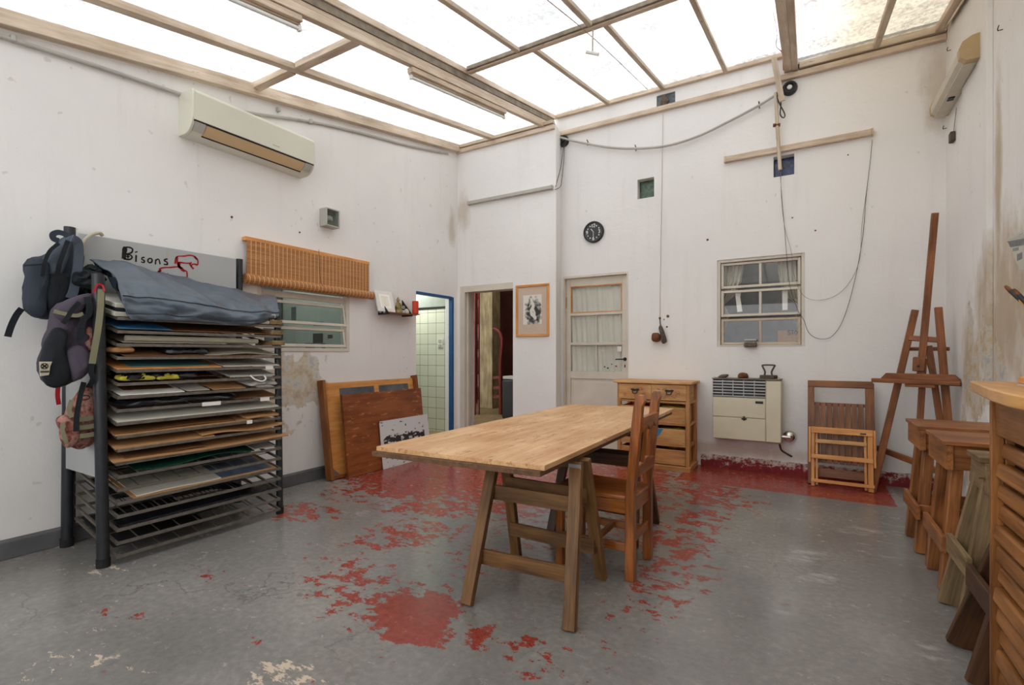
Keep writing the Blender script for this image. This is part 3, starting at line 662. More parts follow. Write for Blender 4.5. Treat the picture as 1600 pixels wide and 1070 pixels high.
MB().box(p.x+.02, q.x+.2, 7.02, 7.28, p.z+.001, p.z+.05).build('lid', 'offwhite', t, bevel=.004)
o = MB().lathe(Fr(onZ(735, 630, .12), (1, 0, 0), (0, 0, 1), (0, 1, 0)), [(.001, 0), (.09, 0), (.1, .02), (.1, .22), (.03, .3), (.03, .34), (.001, .34)]).build('water_jug', 'ventgrey'); tag(o, 'grey glass jug on the store room floor left of the pillar', 'jug')
# room behind the door and the window of the back wall
room(-3.0+.3, 2.2, 5.995, 8.6, .0, 3.0, 'lrb', 'storefloor', 'room_grey', 'room_grey')
for xx in (-1.35,): mb = MB(); mb.box(xx-.05, xx+.05, 8.55, 8.6, 0, 3.0); struct(mb, 'trim_64', 'darkline')
mb = MB(); mb.box(-1.0, 1.6, 7.0, 7.6, .0, 1.33); o = mb.build('dark_counter', 'slat_dark', bevel=.02); tag(o, 'dark covered counter behind the six-pane window', 'counter')
# yard room behind the left window, with things pinned on its far wall
room(-6.3, XL-.131, .2, 3.98, .0, 2.9, 'lfb', 'storefloor', 'yardwall')
fy = Fr((0, 3.98, 0), (1, 0, 0), (0, 0, 1), (0, -1, 0))
mb = MB(); mb.box(-6.2, -5.85, 3.6, 3.95, 0, 2.3); tag(mb.build('tall_cabinet', 'ventgrey', bevel=.01), 'grey tall cabinet behind the awning window', 'cabinet')
for k, (a, b, c, d, mt) in enumerate(((477, 536, 491, 548, 'ventgrey'), (489, 521, 504, 536, 'darksteel'), (505, 522, 512, 531, 'acgrey'), (502, 536, 508, 545, 'ventgrey'), (512, 523, 519, 528, 'darksteel'), (456, 518, 460, 545, 'acgrey'), (490, 503, 505, 508, 'bluepaper'), (455, 480, 462, 500, 'ventgrey'))):
    p, q = onY(a, b, 3.974), onY(c, d, 3.974)
    o = MB().fbox(fy, p.x, q.x, q.z, p.z, 0.0, .006).build('pinned_sheet', mt); tag(o, ['grey printed sheet pinned low left behind the bottom window pane', 'dark round-figured print pinned behind the bottom window pane', 'small pale sheet pinned right of the dark print behind the window', 'small grey card pinned below the pale sheet behind the window', 'small dark card pinned at the right behind the bottom window pane', 'narrow pale strip pinned behind the bottom pane at its left', 'small blue sign on the wall behind the middle window pane', 'grey sheet pinned behind the middle window pane at its left'][k], 'sheet', 'sheets pinned up behind the awning window')

# ------------------------------------------------------------------ windows and door leaves
def bars(F, name, mat, lst, parent=None, bevel=.003, **k):
    mb = MB()
    for b in lst: mb.fbox(F, *b)
    return struct(mb, name, mat, parent, bevel=bevel, **k)
# window 1: three awning sashes in a cream frame
W1 = bars(FLW, 'window_1', 'cream', [(wl0, wl0+.04, wlb, wlt, -.06, 0), (wl1-.04, wl1, wlb, wlt, -.06, .003), (wl0+.04, wl1-.04, wlb, wlb+.035, -.06, .006), (wl0+.04, wl1-.04, wlt-.04, wlt, -.06, 0)])
zz = [LW(544, 548)[1]+.02, LW(544, 513)[1], LW(544, 477)[1], wlt-.05]
for k in range(3):
    za, zb = zz[k]+.01, zz[k+1]-.012
    fr_ = Fr(FLW.p(0, zb, -.045), (0, 1, 0), Vector((.16, 0, -1)).normalized(), Vector((1, 0, .16)).normalized()); hgt = (zb-za)
    sh = bars(fr_, 'sash', 'cream', [(wl0+.045, wl1-.045, 0, .028, 0, .02), (wl0+.045, wl1-.045, hgt-.028, hgt, 0, .02), (wl0+.045, wl0+.068, .028, hgt-.028, 0, .02), (wl1-.068, wl1-.045, .028, hgt-.028, 0, .02)], W1)
    MB().fbox(fr_, wl0+.068, wl1-.068, .028, hgt-.028, .008, .011).build('pane', 'glass_d', sh, smooth=False)
# door_1: half glazed cream door behind a deep frame
bars(FBW, 'door_1', 'cream', [(d10, d10+.02, 0, d1t, -.10, .006), (d11-.02, d11, 0, d1t, -.10, .006), (d10+.02, d11-.02, d1t-.03, d1t, -.10, .006)])
def BN(x, y, n): return BW(x, y, n)
n1 = -.05; l0, l1 = d10+.022, d11-.022; lt = d1t-.031
ga, gb = BW(891.5, 500, n1)[0], BW(972, 500, n1)[0]
rows = [(BW(930, 488, n1)[1], BW(930, 445, n1)[1]), (BW(930, 534.5, n1)[1], BW(930, 492, n1)[1]), (BW(930, 580.5, n1)[1], BW(930, 539, n1)[1])]
D1 = struct(MB().fbox(FBW, l0, ga, .01, lt, n1-.035, n1).fbox(FBW, gb, l1, .01, lt, n1-.035, n1), 'door_1', 'cream', bevel=.003)
bars(FBW, 'rail', 'cream', [(ga, gb, rows[0][1], lt, n1-.035, n1-.001), (ga, gb, rows[1][1], rows[0][0], n1-.035, n1-.001), (ga, gb, rows[2][1], rows[1][0], n1-.035, n1-.001), (ga, gb, rows[2][0]-.09, rows[2][0], n1-.035, n1-.001), (ga, gb, .01, .16, n1-.035, n1-.001)], D1)
bars(FBW, 'panel', 'cream', [(ga, gb, .16, rows[2][0]-.09, n1-.03, n1-.016), (ga+.04, gb-.04, .2, rows[2][0]-.13, n1-.016, n1-.008)], D1)
for k, (va, vb) in enumerate(rows):
    pn = MB().fbox(FBW, ga, gb, va, vb, n1-.022, n1-.018).build('pane', 'glass', D1, smooth=False)
    um = (ga+gb)/2+.005
    if k: MB().fbox(FBW, um-.006, um+.006, va, vb, n1-.017, n1-.006).build('muntin', 'cream', D1)
    if k == 0:
        e = .012; mb = MB()
        for b in ((ga, gb, vb-e, vb), (ga, gb, va, va+e), (ga, ga+e, va+e, vb-e), (gb-e, gb, va+e, vb-e)): mb.fbox(FBW, *b, n1-.017, n1-.001)
        mb.build('bead', 'orange', D1)
    cz = (vb-va)
    def cf(a, b, va=va, vb=vb): u = ga+.0+(gb-ga)*a; return FBW.p(u, va+(vb-va)*b, n1-.05+.008*sin(a*60+b*2)+.006*sin(a*23))
    MB().grid(cf, 90, 8, .001, (0, -1, 0)).build('curtain', 'curtain', D1)
hx, hz = BW(976.5, 561, n1)
MB().tube([FBW.p(hx, hz, n1), FBW.p(hx, hz, n1+.045), FBW.p(hx-.10, hz-.003, n1+.05)], .008).build('door_handle', 'darksteel', D1)
MB().lathe(Fr(FBW.p(hx, hz, n1), (1, 0, 0), (0, -1, 0), (0, 0, 1)), [(.001, 0), (.022, 0), (.02, .008), (.001, .01)]).build('rosette', 'darksteel', D1)
MB().fbox(FBW, hx-.008, hx+.008, hz-.10, hz-.065, n1, n1+.004).build('keyhole', 'iron', D1, bevel=.002)
kx, kz = BW(967.5, 545, n1); MB().fbox(FBW, kx-.025, kx+.025, kz-.03, kz+.03, n1-.016, n1-.008).build('sticker', 'paper', D1)
hx, hz = BW(885, 473, n1); MB().tube([FBW.p(hx, hz-.07, n1+.006), FBW.p(hx, hz+.07, n1+.006)], .008).build('hinge', 'gold', D1)
for dx, dz, mt in ((949, 575, 'ink'), (962, 572, 'redink'), (944, 573, 'navy'), (955, 569, 'teal'), (940, 548, 'paper')):
    ux, uz = BW(dx, dz, n1); MB().prism(FBW, [(ux+.011*cos(a), uz+.011*sin(a)) for a in [pi*k/3 for k in range(6)]], n1-.018, n1-.016).build('paint_spot', mt, D1)
# window 2: six panes
n2 = -.04; fw = .03
W2 = bars(FBW, 'window_2', 'cream', [(w20, w20+.03, w2b, w2t, -.1, -.012), (w21-.03, w21, w2b, w2t, -.1, -.012), (w20+.03, w21-.03, w2t-.03, w2t, -.1, -.012), (w20+.03, w21-.03, w2b, w2b+.015, -.1, .004)])
um = BW(1188, 500, n2)[0]; rz = [w2b+.018, BW(1188, 495, n2)[1], BW(1188, 449.5, n2)[1], w2t-.035]
for k in range(3):
    za, zb = rz[k]+(.012 if k else 0), rz[k+1]-(.012 if k < 2 else 0); ua, ub = w20+.035, w21-.035; e = .026; dn = (0, .012, .006)[k]
    sh = bars(FBW, 'sash', 'beige2' if k == 0 else 'cream', [(ua, ua+e, za, zb, n2-.03, n2+dn), (ub-e, ub, za, zb, n2-.03, n2+dn), (ua+e, ub-e, za, za+e, n2-.03, n2+dn), (ua+e, ub-e, zb-e, zb, n2-.03, n2+dn), (um-.012, um+.012, za+e, zb-e, n2-.03, n2+dn-.002)], W2)
    MB().fbox(FBW, ua+e, ub-e, za+e, zb-e, n2-.022, n2-.018).build('pane', 'glass', sh, smooth=False)
def bwq(px, py, n): p = onY(px, py, YB-n); return p
# curtains tied back behind the panes
def tied(side):
    nC = -.16; rows_ = ([(398, 1122, 1166), (440, 1122, 1158), (462, 1122, 1147), (476, 1122, 1131), (492, 1123, 1140), (520, 1123, 1132), (539, 1122, 1126)] if side == 'l' else [(396, 1213, 1262), (440, 1218, 1262), (464, 1229, 1262), (476, 1247, 1260), (488, 1244, 1260), (505, 1240, 1258), (512, 1246, 1256)])
    P = [(onY(b, a, YB-nC), onY(c, a, YB-nC)) for a, b, c in rows_]
    def f(a, b):
        s_ = b*(len(P)-1); i = min(int(s_), len(P)-2); t_ = s_-i; L_ = P[i][0].lerp(P[i+1][0], t_); R_ = P[i][1].lerp(P[i+1][1], t_); q = L_.lerp(R_, a)
        return q+Vector((0, .022*sin(a*38+1.5*sin(b*4)), 0))
    return f
for sd, lab in (('l', 'pale curtain tied back at the left side of the six-pane window'), ('r', 'pale curtain tied back at the right side of the six-pane window')):
    o = MB().grid(tied(sd), 70, 30, .002, (0, -1, 0)).build('window_curtain', 'curtain'); tag(o, lab, 'curtain', 'curtains behind the six-pane window')
for k, (poly, lab) in enumerate((([(1148.5, 456), (1158, 456), (1156.5, 464), (1160, 486.5), (1152, 487.5)], 'white paper strip taped inside the left middle window pane'), ([(1222, 453), (1231, 452.5), (1230.5, 484), (1222.5, 484.5)], 'white paper strip taped inside the right middle window pane'))):
    o = MB().prism(FBW, [BW(a, b, n2-.03) for a, b in poly], n2-.033, n2-.0305).build('paper_strip', 'paper', smooth=False); tag(o, lab, 'paper', 'paper strips on the six-pane window')
p, q = BW(1215, 516.5, -.32), BW(1257, 541, -.32)
t = thing('cardboard_box', 'cardboard box with black print behind the bottom right window pane', 'box', FBW.p((p[0]+q[0])/2, w2b-.3, -.45))
MB().fbox(FBW, p[0], q[0]+.1, w2b-.3, p[1], -.6, -.32).build('carton', 'cardboard', t, bevel=.003)
mb = MB(); fb = Fr(FBW.p(0, 0, -.32), FBW.u, FBW.v, FBW.n)
def letters(mb, F, txt, u, v, h, wd, gap=.25, n0=.001, slant=0):
    G = {'S': [[(1, .85), (.7, 1), (.3, 1), (0, .8), (.3, .55), (.7, .48), (1, .25), (.7, 0), (.3, 0), (0, .15)]], 'T': [[(0, 1), (1, 1)], [(.5, 1), (.5, 0)]], 'O': [[(.5, 1), (0, .6), (0, .4), (.5, 0), (1, .4), (1, .6), (.5, 1)]],
         'A': [[(0, 0), (.5, 1), (1, 0)], [(.2, .4), (.8, .4)]], 'I': [[(.5, 0), (.5, 1)]], 'R': [[(0, 0), (0, 1), (.8, 1), (1, .75), (.8, .5), (0, .5)], [(.5, .5), (1, 0)]], 'E': [[(1, 1), (0, 1), (0, 0), (1, 0)], [(0, .5), (.8, .5)]],
         'C': [[(1, .8), (.6, 1), (.1, .7), (.1, .3), (.6, 0), (1, .2)]], ' ': [], '1': [[(.2, .75), (.55, 1), (.55, 0)]], '2': [[(0, .8), (.3, 1), (.7, 1), (1, .75), (0, 0), (1, 0)]], '3': [[(0, .9), (.5, 1), (.95, .78), (.5, .52), (1, .25), (.5, 0), (0, .12)]],
         '6': [[(.9, .95), (.4, .85), (.05, .4), (.3, 0), (.8, 0), (1, .3), (.7, .52), (.15, .4)]], '9': [[(.1, .05), (.6, .15), (.95, .6), (.7, 1), (.2, 1), (0, .7), (.3, .48), (.9, .6)]], '4': [[(.8, 0), (.8, 1), (0, .3), (1, .3)]], '5': [[(1, 1), (.1, 1), (.05, .55), (.7, .6), (1, .3), (.6, 0), (0, .1)]], '7': [[(0, 1), (1, 1), (.4, 0)]], '8': [[(.5, .5), (.05, .75), (.5, 1), (.95, .75), (.5, .5), (0, .25), (.5, 0), (1, .25), (.5, .5)]], '0': [[(.5, 1), (0, .6), (0, .4), (.5, 0), (1, .4), (1, .6), (.5, 1)]], 'D': [[(0, 0), (0, 1), (.6, 1), (1, .6), (1, .4), (.6, 0), (0, 0)]], 'M': [[(0, 0), (0, 1), (.5, .4), (1, 1), (1, 0)]], 'N': [[(0, 0), (0, 1), (1, 0), (1, 1)]], 'U': [[(0, 1), (0, .2), (.5, 0), (1, .2), (1, 1)]]}
    cw_ = h*.55
    for ch in txt:
        for st in G.get(ch, []): mb.stroke(F, [(u+x*cw_+slant*y*h, v+y*h) for x, y in st], wd, n0)
        u += cw_*(1+gap) if ch != 'I' else cw_*(1+gap)
    return u
b1, b2 = BW(1231, 520, -.32), BW(1231, 541, -.32)
letters(mb, fb, 'STO', b1[0], b1[1]-.02, .045, .010); letters(mb, fb, 'AIRE ACO', b2[0], b2[1]+.012, .028, .006)
mb.build('printed_lettering', 'ink', t)
# sill things and small block windows in the back wall
a, b = BW(1162.5, 530, .03), BW(1182.5, 541.5, .03)
t = thing('soap_dish', 'small dirty ceramic dish standing on the window ledge', 'dish', FBW.p((a[0]+b[0])/2, b[1], .02))
MB().fbox(FBW, a[0], b[0], b[1]-.005, b[1]+.045, -.01, .06).build('dish_body', 'stone', t, bevel=.012)
MB().fbox(FBW, a[0]+.004, b[0]-.004, a[1]-.02, a[1], -.012, .03).build('dish_back', 'acgrey', t, bevel=.008)
for h_, m_, lab in ((g0, 'greenglass', 'window_3'), (g1, 'blueglass', 'window_4'), (g2, 'ventgrey', 'window_5')):
    o = struct(MB().fbox(FBW, h_[0], h_[1], h_[2], h_[3], -.14, -.09 if m_ != 'ventgrey' else -.02), lab, m_, bevel=.006)
p = FBW.p(*BW(1038, 158), .0); t = MB().puff(Fr(p, (1, 0, 0), (0, 0, 1), (0, -1, 0)), [(-.05, -.06), (.0, -.07), (.05, -.02), (.03, .05), (-.02, .06)], -.02, .03, 4, .02, 3, 30).build('wasp_nest', 'stone'); tag(t, 'small brown clump stuck on the dusty pane under the roof', 'clump')

# ------------------------------------------------------------------ left wall things
# air conditioner
a0, a1 = LW(279, 212), LW(467, 278); y0_, y1_ = a0[0], 2.955; zb_, zt_ = a1[1]+.0, LW(280, 148)[1]
t = thing('air_conditioner', 'aged ivory split air conditioner high on the left wall', 'air conditioner', (XL, (y0_+y1_)/2, zb_))
hh = zt_-zb_; prof = [(0, 0), (.10, .0), (.150, .018), (.185, .055), (.198, .09), (.205, .12), (.205, hh-.025), (.19, hh-.003), (.03, hh), (0, hh)]
FA = Fr((XL, y0_, zb_), (1, 0, 0), (0, 0, 1), (0, 1, 0))
LA = y1_-y0_
# body with the outlet cut in along its lower curve
body = [(0, 0), (.10, 0), (.118, .006), (.10, .03), (.13, .075), (.196, .088), (.205, .12), (.205, hh-.025), (.19, hh-.003), (.03, hh), (0, hh)]
MB().prism(FA, body, .10, LA-.09).build('body', 'acwhite', t)
for q0, q1 in ((0, .022), (LA-.022, LA)): MB().prism(FA, [(a, b) for a, b in prof], q0, q1).build('end_cap', 'acwhite', t, bevel=.004)
for q0, q1 in ((.022, .10), (LA-.09, LA-.022)): MB().prism(FA, prof, q0, q1).build('side_piece', 'acwhite' if 0 else 'acwhite', t)
MB().prism(FA, [(.1985, .088), (.2085, .088), (.209, .12), (.209, hh-.03), (.206, hh-.03)], .012, LA-.012).build('front_panel', 'acwhite', t)
MB().prism(FA, [(.190, .078), (.2015, .0795), (.2035, .0865), (.190, .0865)], .012, LA-.012).build('seam_strip', 'black', t)
MB().prism(FA, [(.118, .018), (.128, .014), (.178, .052), (.192, .078), (.180, .076), (.168, .055)], .105, LA-.095).build('flap', 'acbeige', t)
MB().prism(FA, [(.108, .006), (.120, .007), (.128, .0135), (.116, .02)], .10, LA-.095).build('slot', 'black', t)
for q0, q1 in ((.022, .098), (LA-.092, LA-.022)): MB().prism(FA, [(.1515, .018), (.187, .054), (.201, .086), (.190, .086), (.176, .055), (.146, .02)], q0, q1).build('corner_piece', 'acgrey', t)
mb = MB(); fa = Fr((XL+.2095, y0_, zb_), (0, 1, 0), (0, 0, 1), (1, 0, 0)); mb.fbox(fa, LA*.60, LA*.66, .118, .126, 0, .0006); mb.build('badge', 'acgrey', t)
# conduit under the roof edge
p = [LW(0, 55, .03), LW(150, 102, .03), LW(275, 144, .03)]
o = thing('conduit_pipe', 'long grey conduit running under the roof timber along the left wall', 'pipe', FLW.p(p[0][0], p[0][1], .03))
MB().tube([FLW.p(p[0][0]-2, p[0][1]-.36, .02)]+[FLW.p(a, b, .02) for a, b in p]+[FLW.p(y0_+.3, zt_+.03, .02)], .014, 10).build('pipe', 'conduit', o)
p = [(330, 165), (400, 178), (485, 190), (560, 207), (640, 228), (700, 240)]
MB().tube(smooth_line([FLW.p(*LW(a, b, .016), .016) for a, b in p]), .013, 8).build('pipe', 'conduit', o)
for x_, y_ in ((20, 60), (485, 190), (435, 171)):
    q = LW(x_, y_, .02); MB().fbox(FLW, q[0]-.012, q[0]+.012, q[1]-.02, q[1]+.02, .0, .04).build('clip', 'acgrey', o, bevel=.004)
# square bulkhead lamp
a, b = LW(503, 330), LW(530, 352, .09)
yA, yB_ = LW(499, 340)[0], LW(530.5, 344, .1)[0]; zA, zB = LW(500, 354)[1], LW(500, 326)[1]
t = thing('bulkhead_lamp', 'square grey bulkhead lamp with clouded glass on the left wall', 'lamp', (XL, (yA+yB_)/2, zA))
MB().fbox(FLW, yA, yB_, zA, zB, 0, .02).fbox(FLW, yA, yA+.012, zA, zB, .02, .105).fbox(FLW, yB_-.012, yB_, zA, zB, .02, .105).fbox(FLW, yA+.012, yB_-.012, zA, zA+.012, .02, .105).fbox(FLW, yA+.012, yB_-.012, zB-.012, zB, .02, .105).build('housing', 'acgrey', t, bevel=.003)
MB().fbox(FLW, yA+.013, yB_-.013, zA+.013, zB-.013, .092, .098).build('cover_glass', 'glass_d', t)
MB().fbox(FLW, yA+.013, yB_-.013, zA+.013, zB-.013, .021, .026).build('reflector', 'conduit', t)
MB().tube(smooth_line([FLW.p(yA+.03, (zA+zB)/2, .05), FLW.p((yA+yB_)/2, (zA+zB)/2, .06), FLW.p(yB_-.08, (zA+zB)/2-.01, .055)]), .025, 12).build('bulb', 'white', t)
# bamboo roller blind
p0, p1 = LW(383, 370, .05), LW(577, 408, .05); zt2 = (p0[1]+p1[1])/2; ya, yb = p0[0], p1[0]; zr = (LW(383, 436, .07)[1]+LW(577, 461, .07)[1])/2
t = thing('bamboo_blind', 'half rolled bamboo blind hanging above the awning window', 'blind', (XL, (ya+yb)/2, zr))
MB().fbox(FLW, ya, yb, zt2-.035, zt2, .0, .055).build('headrail', 'orange', t, bevel=.003)
MB().grid(lambda a, b: FLW.p(ya+.01+(yb-ya-.02)*a, zr+(zt2-.03-zr)*b, .058+.004*sin(a*9)), 40, 10, .004, (1, 0, 0)).build('bamboo_screen', 'blind', t)
MB().tube([FLW.p(ya-.02, zr-.0, .075), FLW.p(yb+.02, zr, .075)], .042, 18).build('roll', 'blind', t)
MB().tube(smooth_line([FLW.p(*LW(a, b, .1), .11) for a, b in ((497, 390), (498, 420), (503, 447), (520, 456), (540, 463))]), .002, 5).build('cord', 'darksteel', t)
# wall shelf and the things on it
s0, s1 = LW(586, 487), LW(650, 493, .13); sy0, sy1 = LW(592, 487, .0)[0], s1[0]; sz = s0[1]
t = thing('wall_shelf', 'small brown wooden shelf on two black pierced brackets', 'shelf', (XL, (sy0+sy1)/2, sz))
MB().fbox(FLW, sy0, sy1, sz-.014, sz, .0, .15).build('board', 'teak', t, bevel=.002)
for yy in (sy0-.012, sy1-.10):
    mb = MB(); fr_ = Fr((XL, yy, sz), (1, 0, 0), (0, 0, 1), (0, 1, 0))
    mb.prism(fr_, [(0, -.03), (.16, -.03), (.16, -.01), (.0, .17)], 0, .008)
    br = mb.build('bracket', 'black', t)
    for cu, cv, r_ in ((.03, .08, .022), (.035, .015, .026), (.095, .003, .018)): MB().prism(fr_, [(cu+r_*cos(a), cv+r_*sin(a)) for a in [pi*k/8 for k in range(16)]], -.001, .009).build('hole', 'acgrey', br)
fl = Fr((XL+.10, LW(588, 480, .1)[0]+.02, sz), (0, 1, 0), Vector((-.28, 0, 1)).normalized(), Vector((1, 0, .28)).normalized())
t = thing('small_picture', 'small white framed picture leaning on the wall shelf', 'picture', fl.o)
MB().fbox(fl, 0, .26, 0, .24, 0, .012).build('mount', 'paper', t)
def arch(a, b):
    d = abs(a-.5); k = (.93, .90, .82)
    if .18 < a < .82 and .12 < b < .85: k = (.80, .74, .62) if (int(a*14)+int(b*5)) % 2 or b > .75 or d < .1 else (.88, .86, .8)
    return k
picture(fl, .05, .21, .04, .20, .0125, 26, 26, arch, 'print', 'attr', t, .001)
f = Fr((XL+.07, LW(622, 480, .07)[0], sz), (1, 0, 0), (0, 0, 1), (0, 1, 0))
t = thing('figurine', 'small bronze seated figurine on the wall shelf', 'figurine', f.o)
MB().lathe(f, [(.001, 0), (.042, 0), (.045, .02), (.034, .04), (.038, .06), (.026, .1), (.030, .115), (.012, .13), (.001, .131)], 14).build('body', 'gold', t)
MB().lathe(Fr(f.p(0, .13), f.u, f.v, f.n), [(.001, 0), (.016, .006), (.02, .024), (.014, .04), (.006, .055), (.001, .056)], 12).build('head', 'gold', t)
for sg in (-1, 1): MB().tube(smooth_line([f.p(0, .11, sg*.025), f.p(.02, .08, sg*.042), f.p(.035, .05, sg*.02)]), .009).build('arm', 'gold', t)
f = Fr((XL+.08, LW(635, 480, .08)[0], sz), (1, 0, 0), (0, 0, 1), (0, 1, 0))
t = thing('shell_ornament', 'little white shell ornament between the figurine and the candle', 'ornament', f.o)
MB().puff(f, [(-.03, .0), (.03, 0), (.035, .03), (.01, .06), (-.02, .04)], -.03, .03, 5, .01, 5, 30).build('shell', 'offwhite', t)
MB().puff(Fr(f.p(0, 0, -.06), f.u, f.v, f.n), [(-.02, 0), (.02, 0), (.02, .03), (0, .04), (-.02, .03)], -.02, .02, 4, .01, 6, 30).build('small_shell', 'offwhite', t)
f = Fr((XL+.09, LW(649, 480, .09)[0], sz), (1, 0, 0), (0, 0, 1), (0, 1, 0))
t = thing('candle', 'thick red candle on a green saucer at the right end of the wall shelf', 'candle', f.o)
MB().lathe(f, [(.001, 0), (.05, 0), (.056, .008), (.001, .009)], 20).build('saucer', 'greennet', t)
MB().lathe(Fr(f.p(0, .0095), f.u, f.v, f.n), [(.001, 0), (.037, 0), (.037, .15), (.03, .153), (.001, .145)], 20).build('wax', 'redcandle', t)
MB().tube([f.p(0, .15), f.p(.002, .168)], .0015).build('wick', 'black', t)
# ------------------------------------------------------------------ boards leaning on the left wall
def lean(y0, y1, xf, ztop, xt):                     # frame of a board leaning on the left wall, foot at x=xf
    v = Vector((xt-xf, 0, ztop)); return Fr((xf, 0, 0), (0, 1, 0), v.normalized(), Vector((v.z, 0, -v.x)).normalized()), v.length
F1, h1 = lean(0, 0, -3.945, .955, -4.075); y0, y1 = 3.13, 4.47
t = thing('pin_board', 'orange framed pin board leaning on the left wall behind the brown panel', 'board', (-3.94, 3.8, 0))
MB().fbox(F1, y0+.03, y1-.03, .02, h1-.03, 0, .02).build('board', 'orange', t)
for a, b in ((y0, y0+.03), (y1-.03, y1)): MB().fbox(F1, a, b, 0, h1, -.01, .075).build('side_frame', 'orange_edge', t, bevel=.003)
MB().fbox(F1, y0+.03, y1-.03, 0, .03, -.01, .045).build('bottom_frame', 'orange_edge', t, bevel=.003)
MB().prism(F1, [(y0+.031, .03), (y0+.14, .03), (y0+.031, .15)], .0205, .024).build('corner_plate', 'steel', t)
def photo(seed, warm):
    def f(a, b):
        n = mnoise.fractal(Vector((a*3, b*3, seed)), 1, 2, 4); k = max(0, min(1, .5+.6*n)); c = [x*(1-k)+y*k for x, y in zip(srgb(48, 50, 54), srgb(98, 98, 104) if b > .55 else srgb(62, 62, 110))]
        if warm and ((a-.82)**2*9+(b-.72)**2*12) < .12+.1*n: c = srgb(186, 152, 150)
        return c
    return f
for k, (a, b, lab) in enumerate(((3.36, 3.82, 'dark bluish photo pinned at the left of the pin board'), (3.89, 4.35, 'dark photo with a pale figure pinned at the right of the pin board'))):
    o = picture(F1, a, b, .45, h1-.09, .0225, 30, 24, photo(k*7, k), 'pinned_photo', 'attr_g', None); tag(o, lab, 'photo', 'photos on the pin board')
F2, h2 = lean(0, 0, -3.862, .81, -3.955)
o = MB().fbox(F2, 3.30, 4.45, 0, h2, 0, .028).build('wooden_board', 'brown_board', bevel=.002); tag(o, 'scratched dark brown wooden panel leaning in front of the pin board', 'panel')
F3, h3 = lean(0, 0, -3.822, .50, -3.882)
def landscape(a, b):
    w_ = srgb(206, 206, 206); n = mnoise.fractal(Vector((a*11, b*20, 2)), .8, 2.1, 5); 
    band = exp(-((b-.58)/.09)**2)*(1.15 if .05 < a < .9 else 0)+exp(-((b-.12-.2*(1-a))/.1)**2)*.9*(1 if a < .75 else .2)
    k = 1 if n*.9+band*.9 > .60 else 0
    if .40 < b < .47 and a < .3 and n > -.1: k = .8
    return [x*(1-k)+.03*k for x in w_]
o = picture(F3, 3.735, 4.50, 0.001, h3, .012, 110, 80, landscape, 'landscape_drawing', 'attr', None, .006); tag(o, 'white sheet with black ink landscape leaning on the brown panel', 'drawing')

# ------------------------------------------------------------------ back wall things
a, b = SW(807, 446), SW(858.5, 525); c_ = SW(833, 444.5)[1]
t = thing('framed_drawing', 'charcoal figure drawing in a light wooden frame between the doorway and the door', 'picture', FSW.p((a[0]+b[0])/2, b[1], 0))
u0, u1, v0, v1 = a[0], b[0], b[1], c_; e = .028
for q in ((u0, u1, v1-e, v1), (u0, u1, v0, v0+e), (u0, u0+e, v0+e, v1-e), (u1-e, u1, v0+e, v1-e)): MB().fbox(FSW, *q, 0, .024).build('frame', 'orange', t, bevel=.003)
MB().fbox(FSW, u0+e, u1-e, v0+e, v1-e, 0, .012).build('mat_board', m_plain('pinkish mat', srgb(200, 180, 162), .8, .2, 0, .03), t)
FIG = [[(.42, .90), (.44, .86)], [(.45, .83), (.50, .72), (.56, .64), (.52, .55), (.44, .46), (.46, .36), (.56, .31), (.66, .22)], [(.48, .78), (.40, .70), (.36, .62)], [(.53, .76), (.60, .68), (.58, .58)], [(.52, .52), (.60, .44), (.64, .36), (.58, .34)]]
WD = [.055, .075, .022, .028, .045]
def segd(p, a, b):
    ax, ay = a; bx, by = b; dx, dy = bx-ax, by-ay; L = dx*dx+dy*dy; k = max(0, min(1, ((p[0]-ax)*dx+(p[1]-ay)*dy)/L)); return sqrt((p[0]-ax-k*dx)**2+(p[1]-ay-k*dy)**2)
def nude(a, b):
    n = mnoise.fractal(Vector((a*5+b*3, b*8, 4)), .9, 2, 5); d = ((a-.55)/.46)**2+((b-.42)/.46)**2
    k = max(0, min(.96, (1.15-d)*1.3+n*.9))
    m_ = min(segd((a, b*1), l[i], l[i+1])-wd for l, wd in zip(FIG, WD) for i in range(len(l)-1))
    if m_ < 0: k = .05
    elif m_ < .02: k = min(.9, k+.3)
    if ((a-.43)/.06)**2+((b-.93)/.035)**2 < 1: k = .55
    return [x*(1-k)+.02*k for x in srgb(222, 218, 208)]
picture(FSW, u0+.105, u1-.10, v0+.15, v1-.13, .0145, 70, 90, nude, 'charcoal_drawing', 'attr', t, .002)
# clock
c = BW(928.3, 363); r0 = .130; f = Fr(FBW.p(c[0], c[1], 0), FBW.u, FBW.n, Vector((0, 0, 1)))
t = thing('wall_clock', 'round black wall clock with white numerals', 'clock', f.o)
MB().lathe(f, [(.001, 0), (r0, 0), (r0, .03), (r0-.006, .036), (r0-.018, .036), (r0-.022, .024), (.001, .024)], 40).build('case', 'black', t)
fc = Fr(FBW.p(c[0], c[1], .0245), FBW.u, FBW.v, FBW.n)
MB().prism(fc, [((r0-.023)*cos(2*pi*k/40), (r0-.023)*sin(2*pi*k/40)) for k in range(40)], 0, .001).build('dial', 'blackbag', t)
mb = MB()
for tx, u, v in (('12', -.026, .058), ('3', .066, -.018), ('6', -.012, -.098), ('9', -.092, -.018)): letters(mb, fc, tx, u, v, .038, .009, .35, .0012)
for k in range(12):
    if k % 3: a = pi*k/6; mb.fbox(Fr(fc.p(.082*sin(a), .082*cos(a), 0), fc.u, fc.v, fc.n), -.006, .006, -.008, .008, .0012, .0022)
for k in range(60): a = pi*k/30; mb.fbox(Fr(fc.p(.108*sin(a), .108*cos(a), 0), fc.u, fc.v, fc.n), -.0015, .0015, -.002, .002, .0012, .002)
mb.build('numerals', 'white', t)
